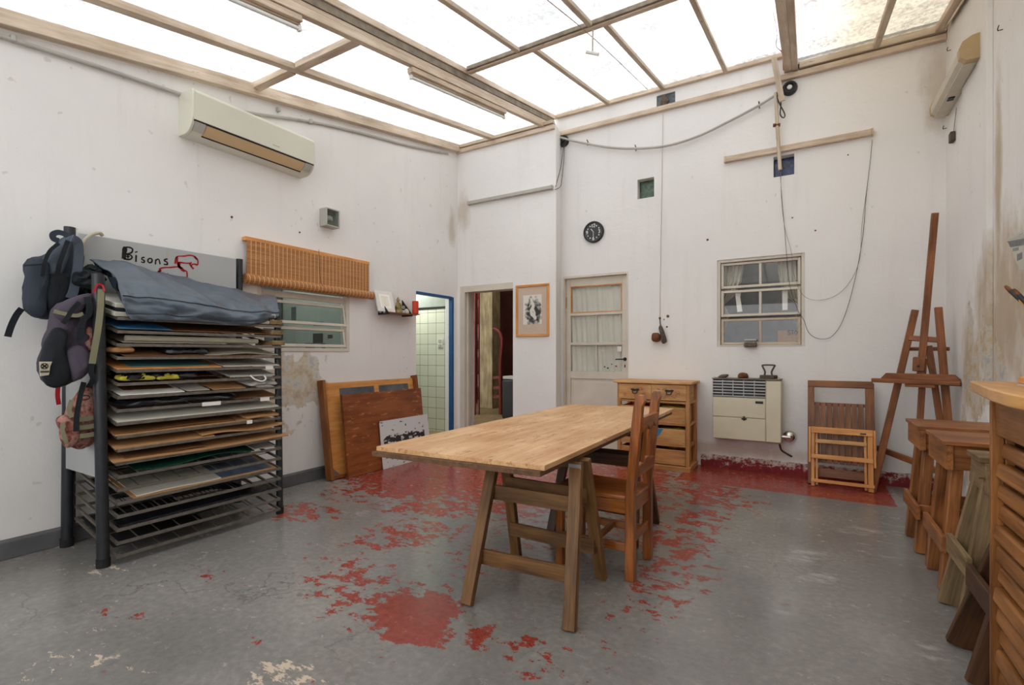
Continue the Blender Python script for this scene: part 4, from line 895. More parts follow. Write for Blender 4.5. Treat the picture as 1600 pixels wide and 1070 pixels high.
for a, L, wd, nm in ((radians(-38), .05, .008, 'hour_hand'), (radians(178), .075, .006, 'minute_hand')):
    MB().stroke(fc, [(-.01*sin(a), -.01*cos(a)), (L*sin(a), L*cos(a))], wd, .004).build(nm, 'white', t)
# battens of old fluorescent fittings on the walls
def batten(F, WW, pa, pb, lab, mat, h_=.05, dep=.05):
    a, b = WW(*pa), WW(*pb); z = (a[1]+b[1])/2; t = thing('light_batten', lab, 'light fitting', F.p((a[0]+b[0])/2, z, 0))
    MB().fbox(F, a[0]+.015, b[0]-.015, z, z+h_, 0.004, dep).build('housing', mat, t, bevel=.006)
    for x in (a[0], b[0]-.016): MB().fbox(F, x, x+.016, z-.003, z+h_+.003, 0.001, dep+.004).build('end_piece', mat, t, bevel=.004)
    return t
batten(FSW, SW, (733, 320.5), (865, 297), 'shorter grey tubeless batten on the wall above the open doorway', 'conduit', .045)
batten(FBW, BW, (1132, 255), (1364, 214), 'long beige tubeless batten above the six-pane window', 'beige', .06)
def wire(name, lab, pts, r, mat, k=8, cat='cable'):
    o = MB().tube(smooth_line(pts, k), r, 6).build(name, mat); return tag(o, lab, cat)
# round insulators
for c, lab, nz in (((881.5, 221.5), 'round black ceramic junction beside the end of the main beam', .03), ((1234, 139), 'round black ceramic junction with pale centre below the second beam', .03)):
    q = BW(*c); f = Fr(FBW.p(q[0], q[1], 0), FBW.u, FBW.n, Vector((0, 0, 1))); t = thing('wall_junction', lab, 'junction', f.o)
    MB().lathe(f, [(.001, 0), (.07, 0), (.07, .02), (.06, .05), (.04, .05), (.035, .04), (.001, .04)], 16).build('body', 'black', t)
    MB().lathe(Fr(f.p(0, .0405), f.u, f.v, f.n), [(.001, 0), (.024, 0), (.02, .01), (.001, .012)], 14).build('centre', 'paper' if c[0] > 1000 else 'darksteel', t)
B = lambda x, y, n=.03: FBW.p(*BW(x, y, n), n)
t = thing('sagging_pipe', 'thin grey pipe sagging along the back wall between the two junctions', 'pipe', B(1000, 230))
pts = [(872, 214), (905, 222), (950, 230), (992, 232), (1040, 228), (1090, 213), (1140, 189), (1185, 165), (1211, 149)]
MB().tube(smooth_line([B(a, b, .05) for a, b in pts]), .014, 8).build('pipe', 'conduit', t)
for a, b in ((918, 223), (993, 231.5), (1186, 164.5)): q = B(a, b, .05); MB().tube([q+Vector((0, -.02, .03)), q+Vector((0, .04, 0)), q+Vector((.004, -.01, -.035))], .006).build('wire_tie', 'rust', t)
S_ = lambda x, y, n=.03: FSW.p(*SW(x, y, n), n)
wire('hanging_cable', 'thin dark cable looping from the left junction down to the short batten', [B(881, 226, .05), B(879, 240, .06), B(876, 262, .1), S_(868, 292, .02)], .004, 'cable_d')
wire('hanging_cable', 'second thin cable bowed beside the short batten end', [B(882, 226, .05), B(881, 248, .06), B(878, 280, .1), B(875, 292, .2), S_(867, 296, .02)], .004, 'cable_d')
wire('pull_string', 'fine string running down from the roof to the rusty pulley block', [B(1036, 178, .01), B(1034, 300, .01), B(1031, 496, .01)], .002, 'cable', 2, 'string')
# drop pipe in front of the blue glass block
t = thing('drop_pipe', 'thin beige pipe hanging down in front of the blue glass block', 'pipe', B(1216, 200, .1))
MB().tube([B(1212, 145, .1), B(1214, 190, .1), B(1219, 265, .09)], .017, 10).build('pipe', 'beige2', t)
MB().tube([B(1208, 196, .1), B(1219, 195, .1)], .018).build('clamp', 'rust', t)
MB().bar(B(1209, 90, .16), B(1222, 158, .14), .05, .02, (0, 1, 0)).build('wood_splint', 'beige2', t)
wire('hanging_cable', 'brown cable loop hanging beside the drop pipe top', [B(1212, 146, .11), B(1217, 160, .11), B(1226, 178, .11), B(1224, 184, .11), B(1219, 178, .11), B(1220, 160, .11), B(1214, 145, .11)], .006, 'cable_d')
wire('hanging_cable', 'thin blue grey cable hanging from the drop pipe to the window corner', [B(1219, 265, .09), B(1221, 300, .05), B(1226, 360, .03), B(1230, 410, .03), B(1235, 450, .03), B(1247, 485, .03), B(1256, 500, .03), B(1264, 520, .02), B(1280, 529, .02), B(1300, 525, .02), B(1318, 498, .02), B(1335, 440, .02), B(1348, 370, .02), B(1353, 310, .02), B(1360, 250, .02), B(1363, 218, .03)], .0022, 'cable_d')
wire('hanging_cable', 'second thin cable hanging from the drop pipe across the window to the right', [B(1220, 268, .09), B(1221, 310, .05), B(1226, 355, .03), B(1236, 392, .03), B(1241, 430, .03), B(1254, 460, .03), B(1275, 469, .02), B(1305, 462, .02), B(1328, 440, .02), B(1343, 405, .02), B(1347, 350, .02), B(1355, 290, .02)], .002, 'cable')
wire('hanging_cable', 'thin wire dangling from the roof beam to the back wall timber', [B(1208, 20, .3), B(1214, 50, .3), B(1213, 72, .2), B(1222, 83, .1), B(1224, 110, .08)], .004, 'redcloth')
# rusty pulley block on the wall
q = BW(1031, 524); t = thing('pulley_block', 'rusty iron pulley block hanging on the back wall right of the door', 'pulley', FBW.p(q[0], q[1], 0))
f = Fr(FBW.p(*BW(1028, 526), .045), FBW.u, FBW.v, FBW.n)
MB().puff(f, [(-.05, -.05), (.03, -.05), (.03, .03), (-.05, .04)], -.04, .04, 4, .006, 2, 30).build('block', 'rust', t)
f = Fr(B(1036, 522, .05), Vector((.5, 0, .1)).normalized(), Vector((-.1, 0, 1)).normalized(), Vector((0, -1, 0)))
MB().puff(f, [(-.02, -.10), (.03, -.09), (.02, 0), (-.01, .10), (-.04, .09), (-.03, 0)], -.03, .03, 4, .004, 5, 30).build('cheek', 'iron', t)
MB().tube([B(1031, 497, .01), B(1031.5, 505, .02), B(1033, 512, .04)], .006).build('hook', 'iron', t)
MB().lathe(Fr(B(1031, 497, .0), FBW.u, FBW.n, Vector((0, 0, 1))), [(.001, 0), (.014, 0), (.01, .01), (.001, .012)], 10).build('screw', 'rust', t)
for k, (a, b, r) in enumerate(((1043.5, 494, .018), (1037.5, 499, .008), (1042, 510.5, .011), (1105.5, 374.5, .013), (1238, 340, .007), (1274, 360, .009), (1341, 306, .0), (468, 363, .009), (1325, 242, .007), (362, 339, .011))):
    if not r: continue
    F = FLW if a < 600 else FBW; q = (LW if a < 600 else BW)(a, b)
    o = MB().lathe(Fr(F.p(q[0], q[1], 0), F.u, F.n, F.v), [(.001, -.001), (r, -.001), (r*.7, .008), (.001, .01)], 7).build('wall_plug', 'rust'); tag(o, ['broad rusty plug remains upper right of the pulley block', 'tiny plug remains directly right of the pulley hook', 'small dark plug remains right of the pulley block', 'rusty anchor in the wall left of the six-pane window', 'small nail above the six-pane window, nearer the batten', 'small rusty nail above the six-pane window at its right', '', 'rusty nail in the left wall above the bamboo blind', 'small nail just below the long beige batten', 'rusty hook stub in the left wall above the rack'][k], 'nail', 'nails and plugs in the walls')
# gas heater
n_ = .19; xa, xb = BW(1113, 640, n_)[0], BW(1221, 640, n_)[0]; zb_, zt_ = BW(1113, 684.5, n_)[1], BW(1113, 590, n_)[1]
t = thing('gas_heater', 'cream enamel gas wall heater with stained front', 'heater', FBW.p((xa+xb)/2, zb_, 0))
FH = Fr((xa, YB, zb_), FBW.u, FBW.v, FBW.n); W_, Hh = xb-xa, zt_-zb_; xg = W_-.14
MB().fbox(FH, 0, W_, 0, Hh-.012, .02, n_-.012).build('body', 'heater', t, bevel=.015)
MB().fbox(FH, .004, xg, .235, Hh-.20, n_-.011, n_).build('front_panel', 'heater', t, bevel=.006)
MB().fbox(FH, .004, xg, .006, .227, n_-.011, n_).build('lower_flap', 'heater', t, bevel=.006)
MB().fbox(FH, xg+.006, W_-.004, .006, Hh-.02, n_-.011, n_).build('side_panel', 'heater', t, bevel=.006)
MB().fbox(FH, -.004, W_+.004, Hh-.012, Hh, .01, n_+.004).build('top_plate', 'steel_dirty', t, bevel=.004)
g = MB().fbox(FH, .004, xg, Hh-.195, Hh-.015, n_-.011, n_-.008).build('grille_back', 'darksteel', t)
for k in range(6): MB().fbox(FH, .006, xg, Hh-.19+k*.03, Hh-.19+k*.03+.013, n_-.008, n_+.003).build('grille_bar', 'steel', t, bevel=.002)
for k in range(1, 5): MB().fbox(FH, xg*k/5-.004, xg*k/5+.004, Hh-.19, Hh-.02, n_-.0075, n_-.002).build('grille_post', 'steel', t)
MB().fbox(FH, xg-.09, xg-.02, Hh-.25, Hh-.225, n_+.0005, n_+.003).build('name_plate', 'darksteel', t)
MB().fbox(FH, xg*.56, xg*.66, .215, .232, n_-.002, n_+.008).build('latch', 'darksteel', t, bevel=.004)
MB().fbox(FH, xg*.59, xg*.63, .205, .25, n_+.0005, n_+.004).build('scorch_mark', 'iron', t, bevel=.001)
f = Fr(FH.p(W_-.04, Hh+.0, n_*.5), FBW.u, FBW.v, FBW.n); MB().lathe(f, [(.001, 0), (.028, 0), (.02, .014), (.001, .018)], 14).build('knob', 'chrome', t)
f = Fr(B(1232, 683, .07), Vector((1, 0, 0)), Vector((0, -1, 0)), Vector((0, 0, 1)))
t = thing('wall_valve', 'round chrome gas valve at the right of the heater', 'valve', f.o)
MB().lathe(Fr(f.o+Vector((.01, .07, 0)), f.u, f.v, f.n), [(.001, 0), (.055, 0), (.06, .02), (.045, .05), (.02, .06), (.001, .06)], 20).build('rose', 'chrome', t)
MB().tube([f.o+Vector((-.06, 0, .0)), f.o+Vector((.01, 0, 0)), f.o+Vector((.01, .03, 0))], .018).build('spindle', 'chrome', t)
o = wire('heater_cable', 'short black cable curling from the heater to the wall', [FBW.p(*BW(1218, 694, .10), .1), B(1221, 703, .08), B(1228, 708, .05), B(1237, 713, .0)], .01, 'cable_d')
# things on the heater
zt_ += .001
def hp(px, py, n): q = BW(px, py, n); return Vector((q[0], YB-n, zt_))
f = Fr(hp(1200.5, 590, .12), FBW.u, FBW.v, FBW.n); t = thing('flat_iron', 'old rusty flat iron with looped handle on the heater', 'iron', f.o)
MB().prism(Fr(f.o, FBW.u, FBW.n, FBW.v), [(-.075, -.045), (.05, -.045), (.085, 0), (.05, .045), (-.075, .045)], 0, .035).build('sole', 'iron', t, bevel=.006)
MB().tube(smooth_line([f.p(-.035, .03), f.p(-.03, .07), f.p(-.05, .12), f.p(-.045, .135), f.p(.05, .135), f.p(.052, .12), f.p(.03, .07), f.p(.035, .03)]), .0085, 8).build('handle', 'iron', t)
f = Fr(hp(1160.5, 589, .12), FBW.u, FBW.v, FBW.n); o = MB().puff(f, [(-.045, 0), (.045, 0), (.045, .04), (.02, .055), (-.035, .05)], -.04, .04, 5, .012, 9, 20).build('stone', 'rust'); tag(o, 'brown lump of stone in the middle of the heater top', 'stone', 'stones on the heater')
f = Fr(hp(1129, 588, .12), FBW.u, FBW.v, FBW.n); o = MB().puff(f, [(-.05, 0), (.04, 0), (.055, .035), (-.01, .03)], -.04, .04, 5, .012, 19, 20).build('stone', 'stone'); tag(o, 'flat grey stone at the left end of the heater top', 'stone', 'stones on the heater')

# drawer cabinet
cx0, cx1, cy0, cy1 = -1.80, -1.035, 5.262, 5.66; ch = .925
t = thing('drawer_cabinet', 'pine cabinet with two drawers over six crate drawers, right of the door', 'cabinet', ((cx0+cx1)/2, (cy0+cy1)/2, 0))
FC = Fr((0, cy0, 0), (1, 0, 0), (0, 0, 1), (0, -1, 0))
MB().box(cx0-.04, cx1+.03, cy0-.03, cy1+.01, ch-.025, ch).build('top', 'pine', t, bevel=.004)
MB().box(cx0-.01, cx1+.01, cy0-.02, cy1, 0, .05).build('plinth', 'pine_d', t, bevel=.003)
for x in (cx0, cx1-.04):
    for y in (cy0, cy1-.04): MB().box(x, x+.04, y, y+.04, .05, ch-.026).build('post', 'pine_d', t, bevel=.003)
xm = (cx0+cx1)/2; MB().box(xm-.018, xm+.018, cy0, cy0+.03, .05, ch-.026).build('post', 'pine_d', t, bevel=.003)
MB().box(cx0+.04, cx1-.04, cy1-.02, cy1-.01, .05, ch-.03).build('back_panel', 'pine_d', t)
rz_ = [.06, .27, .49, .72]
for z in rz_[1:]:
    MB().box(cx0+.041, cx1-.041, cy0+.002, cy0+.03, z-.022, z).build('rail', 'pine_d', t, bevel=.002)
    MB().box(cx1-.035, cx1-.003, cy0+.041, cy1-.041, z-.025, z).build('rail', 'pine_d', t, bevel=.002)
    MB().box(cx0+.003, cx0+.035, cy0+.041, cy1-.041, z-.025, z).build('rail', 'pine_d', t, bevel=.002)
    MB().box(cx0+.04, cx1-.04, cy0+.031, cy1-.041, z-.022, z-.01).build('shelf_board', 'pine_d', t)
MB().box(cx1-.03, cx1-.022, cy0+.05, cy1-.05, .72, ch-.03).build('side_panel', 'pine', t); MB().box(cx0+.022, cx0+.03, cy0+.05, cy1-.05, .72, ch-.03).build('side_panel', 'pine', t)
for c0, c1 in ((cx0+.043, xm-.021), (xm+.021, cx1-.043)):
    dr = MB().fbox(FC, c0-.02, c1+.012, .728, ch-.032, -.005, .008).fbox(FC, c0, c1, .735, ch-.05, -.33, -.006).build('drawer', 'pine', t, bevel=.002)
    mx = (c0+c1)/2; mz = .825
    MB().prism(FC, [(mx-.05, mz+.01), (mx-.03, mz+.018), (mx, mz+.012), (mx+.03, mz+.018), (mx+.05, mz+.01), (mx+.035, mz-.008), (mx-.035, mz-.008)], .008, .014).tube(smooth_line([FC.p(mx-.025, mz, .014), FC.p(mx-.02, mz-.03, .03), FC.p(mx+.02, mz-.03, .03), FC.p(mx+.025, mz, .014)]), .005).build('drawer_pull', 'black', dr)
    random.seed(int(c0*100)); sc = MB()
    for k in range(9): a = random.uniform(c0, c1-.05); b = random.uniform(.75, .87); sc.stroke(FC, [(a+random.uniform(0, .07), b+random.uniform(-.015, .02)) for _ in range(4)], .003, .0082)
    sc.build('scribble', 'redcloth' if c0 < xm-.1 else 'bp_purple', dr)
    for k, (za, zb) in enumerate(((.06, .215), (.272, .43), (.492, .655))):
        b_ = MB().fbox(FC, c0, c1, za, zb, -.012, .0).fbox(FC, c0, c0+.01, za, zb, -.33, -.0125).fbox(FC, c1-.01, c1, za, zb, -.33, -.0125).fbox(FC, c0+.01, c1-.01, za, za+.01, -.33, -.0125).build('crate_drawer', ('pine_d', 'pine', 'pine')[k], t, bevel=.002)
        for sx in (c0+.012, c1-.018):
            for sz_ in (za+.02, zb-.025): MB().fbox(FC, sx, sx+.006, sz_, sz_+.006, .0005, .003).build('screw', 'darksteel', b_)
        if k: o = MB().puff(Fr(FC.p((c0+c1)/2, zb-.04, -.15), FC.u, FC.n, FC.v), [(-.12, -.1), (.12, -.1), (.13, .1), (-.12, .1)], -.04, .05, 4, .02, k+int(c0*9), 20).build('cloth_bundle', 'yellow' if k == 1 else 'redcloth' if c0 < xm-.1 else 'yellow'); tag(o, {(1, 0): 'yellow stuff in the middle left crate drawer', (1, 1): 'yellow green stuff in the middle right crate drawer', (2, 0): 'crimson cloth in the upper left crate drawer', (2, 1): 'yellow stuff in the upper right crate drawer'}[(k, int(c0 > xm))], 'cloth', 'stuff in the crate drawers')
MB().prism(FC, [(xm+.02, .30), (xm+.02, .425), (xm+.12, .428), (xm+.08, .36)], .0006, .0014).build('blue_paint_patch', 'bluepaper', t)

# ------------------------------------------------------------------ folding chairs leaning on the back wall
def tilted(x0, y, ztop, yt, rz=0):
    v = Vector((0, yt-y, ztop)); return Fr((x0, y, 0), (1, 0, 0), v.normalized(), Vector((0, -v.z, v.y)).normalized()), v.length
Fb, hb = tilted(0, 5.42, .955, 5.585)
X0, X1 = onY(1262, 640, 5.52).x, onY(1366, 640, 5.52).x
t = thing('folding_chair', 'dark brown slatted folding chair leaning folded against the back wall', 'chair', ((X0+X1)/2, 5.42, 0))
for a, b in ((X0, X0+.055), (X1-.065, X1)): MB().fbox(Fb, a, b, .0, hb-.06, 0, .045).build('side_post', 'teak', t, bevel=.004)
MB().prism(Fb, [(X0, hb-.062), (X1, hb-.062), (X1, hb-.02), (X1-.02, hb), (X0, hb)], 0, .05).build('top_rail', 'teak', t, bevel=.004)
sw = (X1-X0-.12-.01)/8
for k in range(8): MB().fbox(Fb, X0+.058+k*sw, X0+.058+(k+1)*sw-.008, .20, hb-.21, .006, .026).build('slat', 'teak', t, bevel=.003)
MB().fbox(Fb, X0+.056, X1-.066, hb-.235, hb-.205, -.016, .004).build('slat_rail', 'teak', t, bevel=.003)
MB().fbox(Fb, X0+.056, X1-.066, .22, .25, -.016, .004).build('slat_rail', 'teak', t, bevel=.003)
MB().fbox(Fb, X0+.056, X1-.066, .07, .15, .0, .03).build('cross_rail', 'teak', t, bevel=.003)
Fb2 = Fr(Fb.p(0, 0, -.05), Fb.u, Fb.v, Fb.n)
Fo, ho = tilted(0, 5.335, .52, 5.43)
X2, X3 = onY(1265, 720, 5.38).x, onY(1372, 720, 5.38).x
t = thing('folding_stool', 'light orange folding wooden frame leaning in front of the brown folding chair', 'folding stool', ((X2+X3)/2, 5.335, 0))
for a, b in ((X2+.012, X2+.04), (X3-.075, X3-.035)): MB().fbox(Fo, a, b, .0, ho-.02, 0, .024).build('leg', 'orange', t, bevel=.003)
for a, b in ((X2+.046, X2+.066), (X3-.10, X3-.08)): MB().fbox(Fo, a, b, .01, ho-.03, -.012, .012).build('inner_leg', 'orange', t, bevel=.003)
for a, b in ((X2-.008, X2+.01), (X3-.033, X3-.015)): MB().fbox(Fo, a, b, .21, ho+.01, -.01, .045).build('seat_side', 'orange', t, bevel=.003)
for z, h_, n0 in ((ho-.045, .045, .0245), (.25, .04, .0245)): MB().fbox(Fo, X2+.012, X3-.035, z, z+h_, n0, n0+.014).build('rail', 'orange', t, bevel=.002)
MB().fbox(Fo, X2+.012, X3-.035, ho-.001, ho+.012, -.01, .03).build('rail', 'orange', t, bevel=.002)
MB().fbox(Fo, X2+.045, X3-.08, ho-.135, ho-.10, .0125, .024).build('rail', 'pine', t, bevel=.002)
MB().fbox(Fo, X2+.012, X3-.03, .035, .065, .0245, .04).build('rail', 'orange', t, bevel=.002)
MB().fbox(Fo, X3-.13, X3-.085, ho-.035, ho-.02, .0388, .040).build('label_plate', 'iron', t)

# ------------------------------------------------------------------ easel in the corner
def ez(px, py, off=0):                                # the easel's tilted plane, its right side nearer
    r = ray(px, py); k = (5.62-off+.12*H)/(r.y+.5*r.x-.12*r.z); return eye()+r*k
def ebar(name, a, b, w_, h_, mat='easel', par=None, off=0, bev=.005):
    return MB().bar(ez(*a, off), ez(*b, off), w_, h_, (0, -1, .16)).build(name, mat, par, bevel=bev)
p = ez(1436, 700); t = thing('easel', 'tall brown wooden studio easel standing in the right corner', 'easel', (p.x, p.y, 0))
lf = ez(1378, 705)+(ez(1378, 705)-ez(1432, 483)).normalized()*.0; 
def drop(a, b, z=.0):                                 # continue a line from a through b to the floor
    d = (b-a).normalized(); return b+d*((z-b.z)/d.z)
A, Bq = ez(1430, 484), ez(1378, 705); MB().bar(A, drop(A, Bq), .052, .03, (0, -1, 0)).build('leg', 'easel', t, bevel=.005)
A, Bq = ez(1466, 480), ez(1481, 655); MB().bar(A, drop(A, Bq), .052, .03, (0, -1, 0)).build('leg', 'easel', t, bevel=.005)
ebar('mast', (1461, 333), (1437, 600), .05, .03, par=t, off=.035)
ebar('lower_mast', (1443, 560), (1433, 740), .045, .03, par=t, off=-.0)
ebar('crossbar', (1420, 528), (1466, 531), .045, .02, par=t, off=.016)
A, Bq = ez(1421, 545, -.06), ez(1483, 545, -.06); MB().tube([A, A.lerp(Bq, .22), A.lerp(Bq, .26), A.lerp(Bq, .7), Bq], .016, 10).build('peg_bar', 'easel', t)
A, Bq = ez(1451, 540, -.03), ez(1470, 665, -.10); MB().bar(A, drop(A, Bq), .045, .03, (0, -1, 0)).build('rear_leg', 'easel', t, bevel=.004)
ebar('brace', (1449, 563), (1460, 600), .02, .02, par=t, off=-.03)
ebar('slider_block', (1436, 558), (1435, 580), .075, .05, par=t, off=.06, bev=.004)
k1 = ez(1434.5, 572, .09); MB().tube([k1, k1+Vector((0, -.012, 0))], .009).build('knob', 'darksteel', t)
# canvas tray: a trough with bevelled ends
ta, tb = ez(1365, 594, .12), ez(1504, 597, .12); ta.z = tb.z = (ta.z+tb.z)/2; U_ = (tb-ta).normalized(); ft = Fr(ta, U_, (0, 0, 1), U_.cross(Vector((0, 0, 1)))); tL = (tb-ta).length
MB().fbox(ft, 0, tL, -.022, .014, 0, .05).build('tray_base', 'easel', t, bevel=.004)
MB().prism(ft, [(.055, .0142), (tL, .0142), (tL-.05, .062), (.095, .062)], -.02, .012).build('tray_back', 'easel', t, bevel=.003)
MB().fbox(ft, tL/2-.06, tL/2+.14, -.048, -.0225, -.01, .04).build('tray_support', 'easel', t, bevel=.003)
MB().fbox(ft, tL-.10, tL, -.0245, -.0225, -.02, .052).build('tray_plate', 'darksteel', t)
A, Bq = onZ(1372, 702, .28), onZ(1500, 752, .10)
A = Vector((onY(1372, 700, 5.66).x, 5.66, onY(1372, 700, 5.66).z)); Bq = onX(1497, 748, .985)
MB().bar(A, Bq, .03, .05).build('base_bar', 'easel', t, bevel=.004)

# ------------------------------------------------------------------ benches and sawhorses on the right
def bench(label, x0, x1, y0, y1, z, group=None, mat='stool'):
    t = thing('work_bench', label, 'bench', ((x0+x1)/2, (y0+y1)/2, 0), group=group)
    MB().box(x0-.012, x1, y0-.008, (y0+y1)/2-.001, z-.022, z).build('top_board', mat, t, bevel=.003)
    MB().box(x0-.012, x1, (y0+y1)/2+.001, y1+.008, z-.022, z).build('top_board', mat, t, bevel=.003)
    ah = .125; MB().box(x0, x0+.03, y0, y1, z-.022-ah, z-.0225).build('apron', mat, t, bevel=.003)
    MB().box(x1-.03, x1, y0, y1, z-.022-ah, z-.0225).build('apron', mat, t, bevel=.003)
    MB().box(x0+.031, x1-.031, y0+.02, y0+.045, z-.022-ah, z-.0225).build('apron', mat, t, bevel=.003)
    MB().box(x0+.031, x1-.031, y1-.045, y1-.02, z-.022-ah, z-.0225).build('apron', mat, t, bevel=.003)
    for sx in (0, 1):
        xt = (x0+.06 if sx == 0 else x1-.065); xb = (x0+.005 if sx == 0 else x1-.01)
        for sy in (0, 1):
            yt = y0+.085 if sy == 0 else y1-.085; yb = y0+.05 if sy == 0 else y1-.05
            MB().bar((xt, yt, z-.05), (xb, yb, .002), .05, .07, (0, 1, 0)).build('leg', mat, t, bevel=.004)
    zf = .30
    MB().box(x0-.022, x0+.0, y0-.02, y1+.02, zf-.085, zf).build('foot_rail', mat, t, bevel=.003)
    MB().box(x0+.0, x1-.03, y0+.018, y0+.04, zf-.085, zf-.002).build('foot_rail', mat, t, bevel=.003)
    MB().box(x0+.0, x1-.03, y1-.04, y1-.018, zf-.085, zf-.002).build('foot_rail', mat, t, bevel=.003)
    return t
bench('red brown wooden bench standing nearest the easel', .585, 1.03, 3.83, 4.25, .78, 'red brown benches')
bench('red brown wooden bench with a dark knot, just behind the grey sawhorse', .60, 1.03, 3.26, 3.68, .78, 'red brown benches')
def sawhorse(label, mat, x0, x1, yc, z, spread, leg_w=.095, tap=True, feet_x=None):
    t = thing('sawhorse', label, 'sawhorse', ((x0+x1)/2, yc, 0))
    fe = feet_x if feet_x is not None else x0-.06
    MB().box(x0-.03, x1, yc-.10, yc+.10, z-.025, z).build('top_board', mat, t, bevel=.003)
    for sg in (-1, 1):
        for xx, xf in ((x0+.045, fe), (x1-.04, x1-.01)):
            MB().bar((xx, yc+sg*.05, z-.04), (xf+(.03 if xf == fe else -.02), yc+sg*spread, .003), leg_w, .035, (0, 1, 0)).build('leg', mat, t, bevel=.004)
    Fq = Fr((x0-.012, yc, z-.026), (0, 1, 0), (0, 0, 1), (-1, 0, 0))
    MB().prism(Fq, [(-.11, 0), (-.11, -.03), (-.14, -.10), (-.14, -.13), (.14, -.13), (.14, -.10), (.11, -.03), (.11, 0)], -.022, 0).build('gusset', mat, t, bevel=.003)
    MB().tube([Fq.p(-.10, -.06, 0), Fq.p(-.10, -.06, .02)], .008).build('bolt', mat, t)
    zf = .30; xq = x0+.045+(fe-x0-.045)*((z-.04-zf)/(z-.04)); sp = .05+(spread-.05)*((z-.04-zf)/(z-.04))
    MB().box(xq-.045, xq-.022, yc-sp-.05, yc+sp+.06, zf-.045, zf+.045).build('end_rail', mat, t, bevel=.003)
    MB().box(xq-.0, x1-.05, yc-sp-.055, yc-sp-.035, zf-.04, zf+.03).build('side_rail', mat, t, bevel=.003)
    return t
sawhorse('grey weathered wooden sawhorse between the benches and the slatted cabinet', 'greywood', .67, 1.03, 2.98, .77, .17, feet_x=.565)
sawhorse('dark brown splayed sawhorse partly behind the slatted cabinet', 'trestle_d', .70, 1.03, 2.57, .76, .15, feet_x=.515)

# slatted cabinet
px0 = .545; pyf = 2.335; pz = 1.085
t = thing('slatted_cabinet', 'tall brown cabinet with bulging horizontal slats and a golden top at the right edge', 'cabinet', (.8, 1.9, 0))
MB().box(px0, px0+.035, pyf-.02, pyf, 0, pz-.03).build('corner_post', 'slat', t, bevel=.003)
MB().box(px0+.036, 1.02, pyf-.02, pyf, 0, pz-.03).build('side_panel', 'slat', t, bevel=.003)
MB().box(px0+.06, 1.02, 1.0, pyf-.021, .02, pz-.03).build('carcass', 'slat_dark', t)
MB().box(px0+.01, px0+.059, 1.0, pyf-.021, pz-.145, pz-.03).build('frieze', 'slat', t, bevel=.003)
ns = 13; pitch = (pz-.165)/ns
for k in range(ns):
    z0 = .012+k*pitch; fq = Fr((px0+.03, 0, z0), (0, 1, 0), Vector((.12, 0, 1)).normalized(), Vector((-1, 0, .12)).normalized()); pr = .006+.012*sin(pi*(k+.5)/ns)+.006*((k*7) % 3)
    MB().fbox(fq, 1.0, pyf-.022, 0, pitch*.74, -.02, pr).build('slat', 'slat', t, bevel=.009)
pts = [onZ(a, b, pz+.035) for a, b in ((1515, 595), (1531, 601), (1549, 608), (1572, 614), (1600, 619))]; pts = [(p.x, p.y) for p in pts]
pts = [(1.03, pts[0][1]+.03)]+pts+[(.47, 1.5), (.49, 1.0), (1.03, 1.0)]
MB().prism(WORLD, pts, pz, pz+.035).build('top', 'topwood', t, bevel=.004)
def tray_on(): 
    t = thing('shallow_tray', 'shallow orange framed tray lying on the slatted cabinet top', 'tray', (.9, 1.9, pz+.0355)); z = pz+.0355
    a, b, c, d = .56, .98, 1.35, 2.12
    a0 = onZ(1538, 590, z+.03); MB().box(a, b, c, d, z, z+.006).build('base', 'offwhite', t)
    for q in ((a, b, d-.018, d), (a, b, c, c+.018), (a, a+.018, c+.018, d-.018), (b-.018, b, c+.018, d-.018)): MB().box(*q, z+.0062, z+.028).build('rim', 'orange', t, bevel=.003)
tray_on()
# brushes in a jar just beyond the frame
zc = pz+.071; bx, by = .53+.22, 1.55
jar = Vector((.735, 2.16, pz+.0652))
o = thing('brush_jar', 'glass jar of brushes on the slatted cabinet', 'jar', jar)
MB().lathe(Fr(jar, (1, 0, 0), (0, 0, 1), (0, -1, 0)), [(.001, 0), (.04, 0), (.042, .01), (.042, .11), (.036, .12), (.036, .119), (.038, .11), (.038, .014), (.001, .012)], 20).build('glass_wall', 'glass', o)
for k, (tip, lab) in enumerate((((1571, 447), 'brush with brown bristles and black ferrule, tip furthest left at the right edge'), ((1584, 452), 'brush with brown bristles just right of the leftmost brush'))):
    d = onX(*tip, .62); base = jar+Vector((.01-.02*k, .01, .02)); dr_ = (d-base); L = dr_.length; dr_.normalize()
    t = thing('paint_brush', lab, 'brush', base, group='brushes in the jar')
    MB().tube([base, base+dr_*(L-.085)], .005, 10, rf=lambda s: .8+.5*s).build('handle', 'orange', t)
    MB().tube([base+dr_*(L-.085), base+dr_*(L-.030)], .0075, 12).build('ferrule', 'black', t)
    MB().tube([base+dr_*(L-.030), base+dr_*(L-.012), base+dr_*L], .0072, 12, rf=lambda s: 1-.45*s*s).build('bristles', 'rust', t)
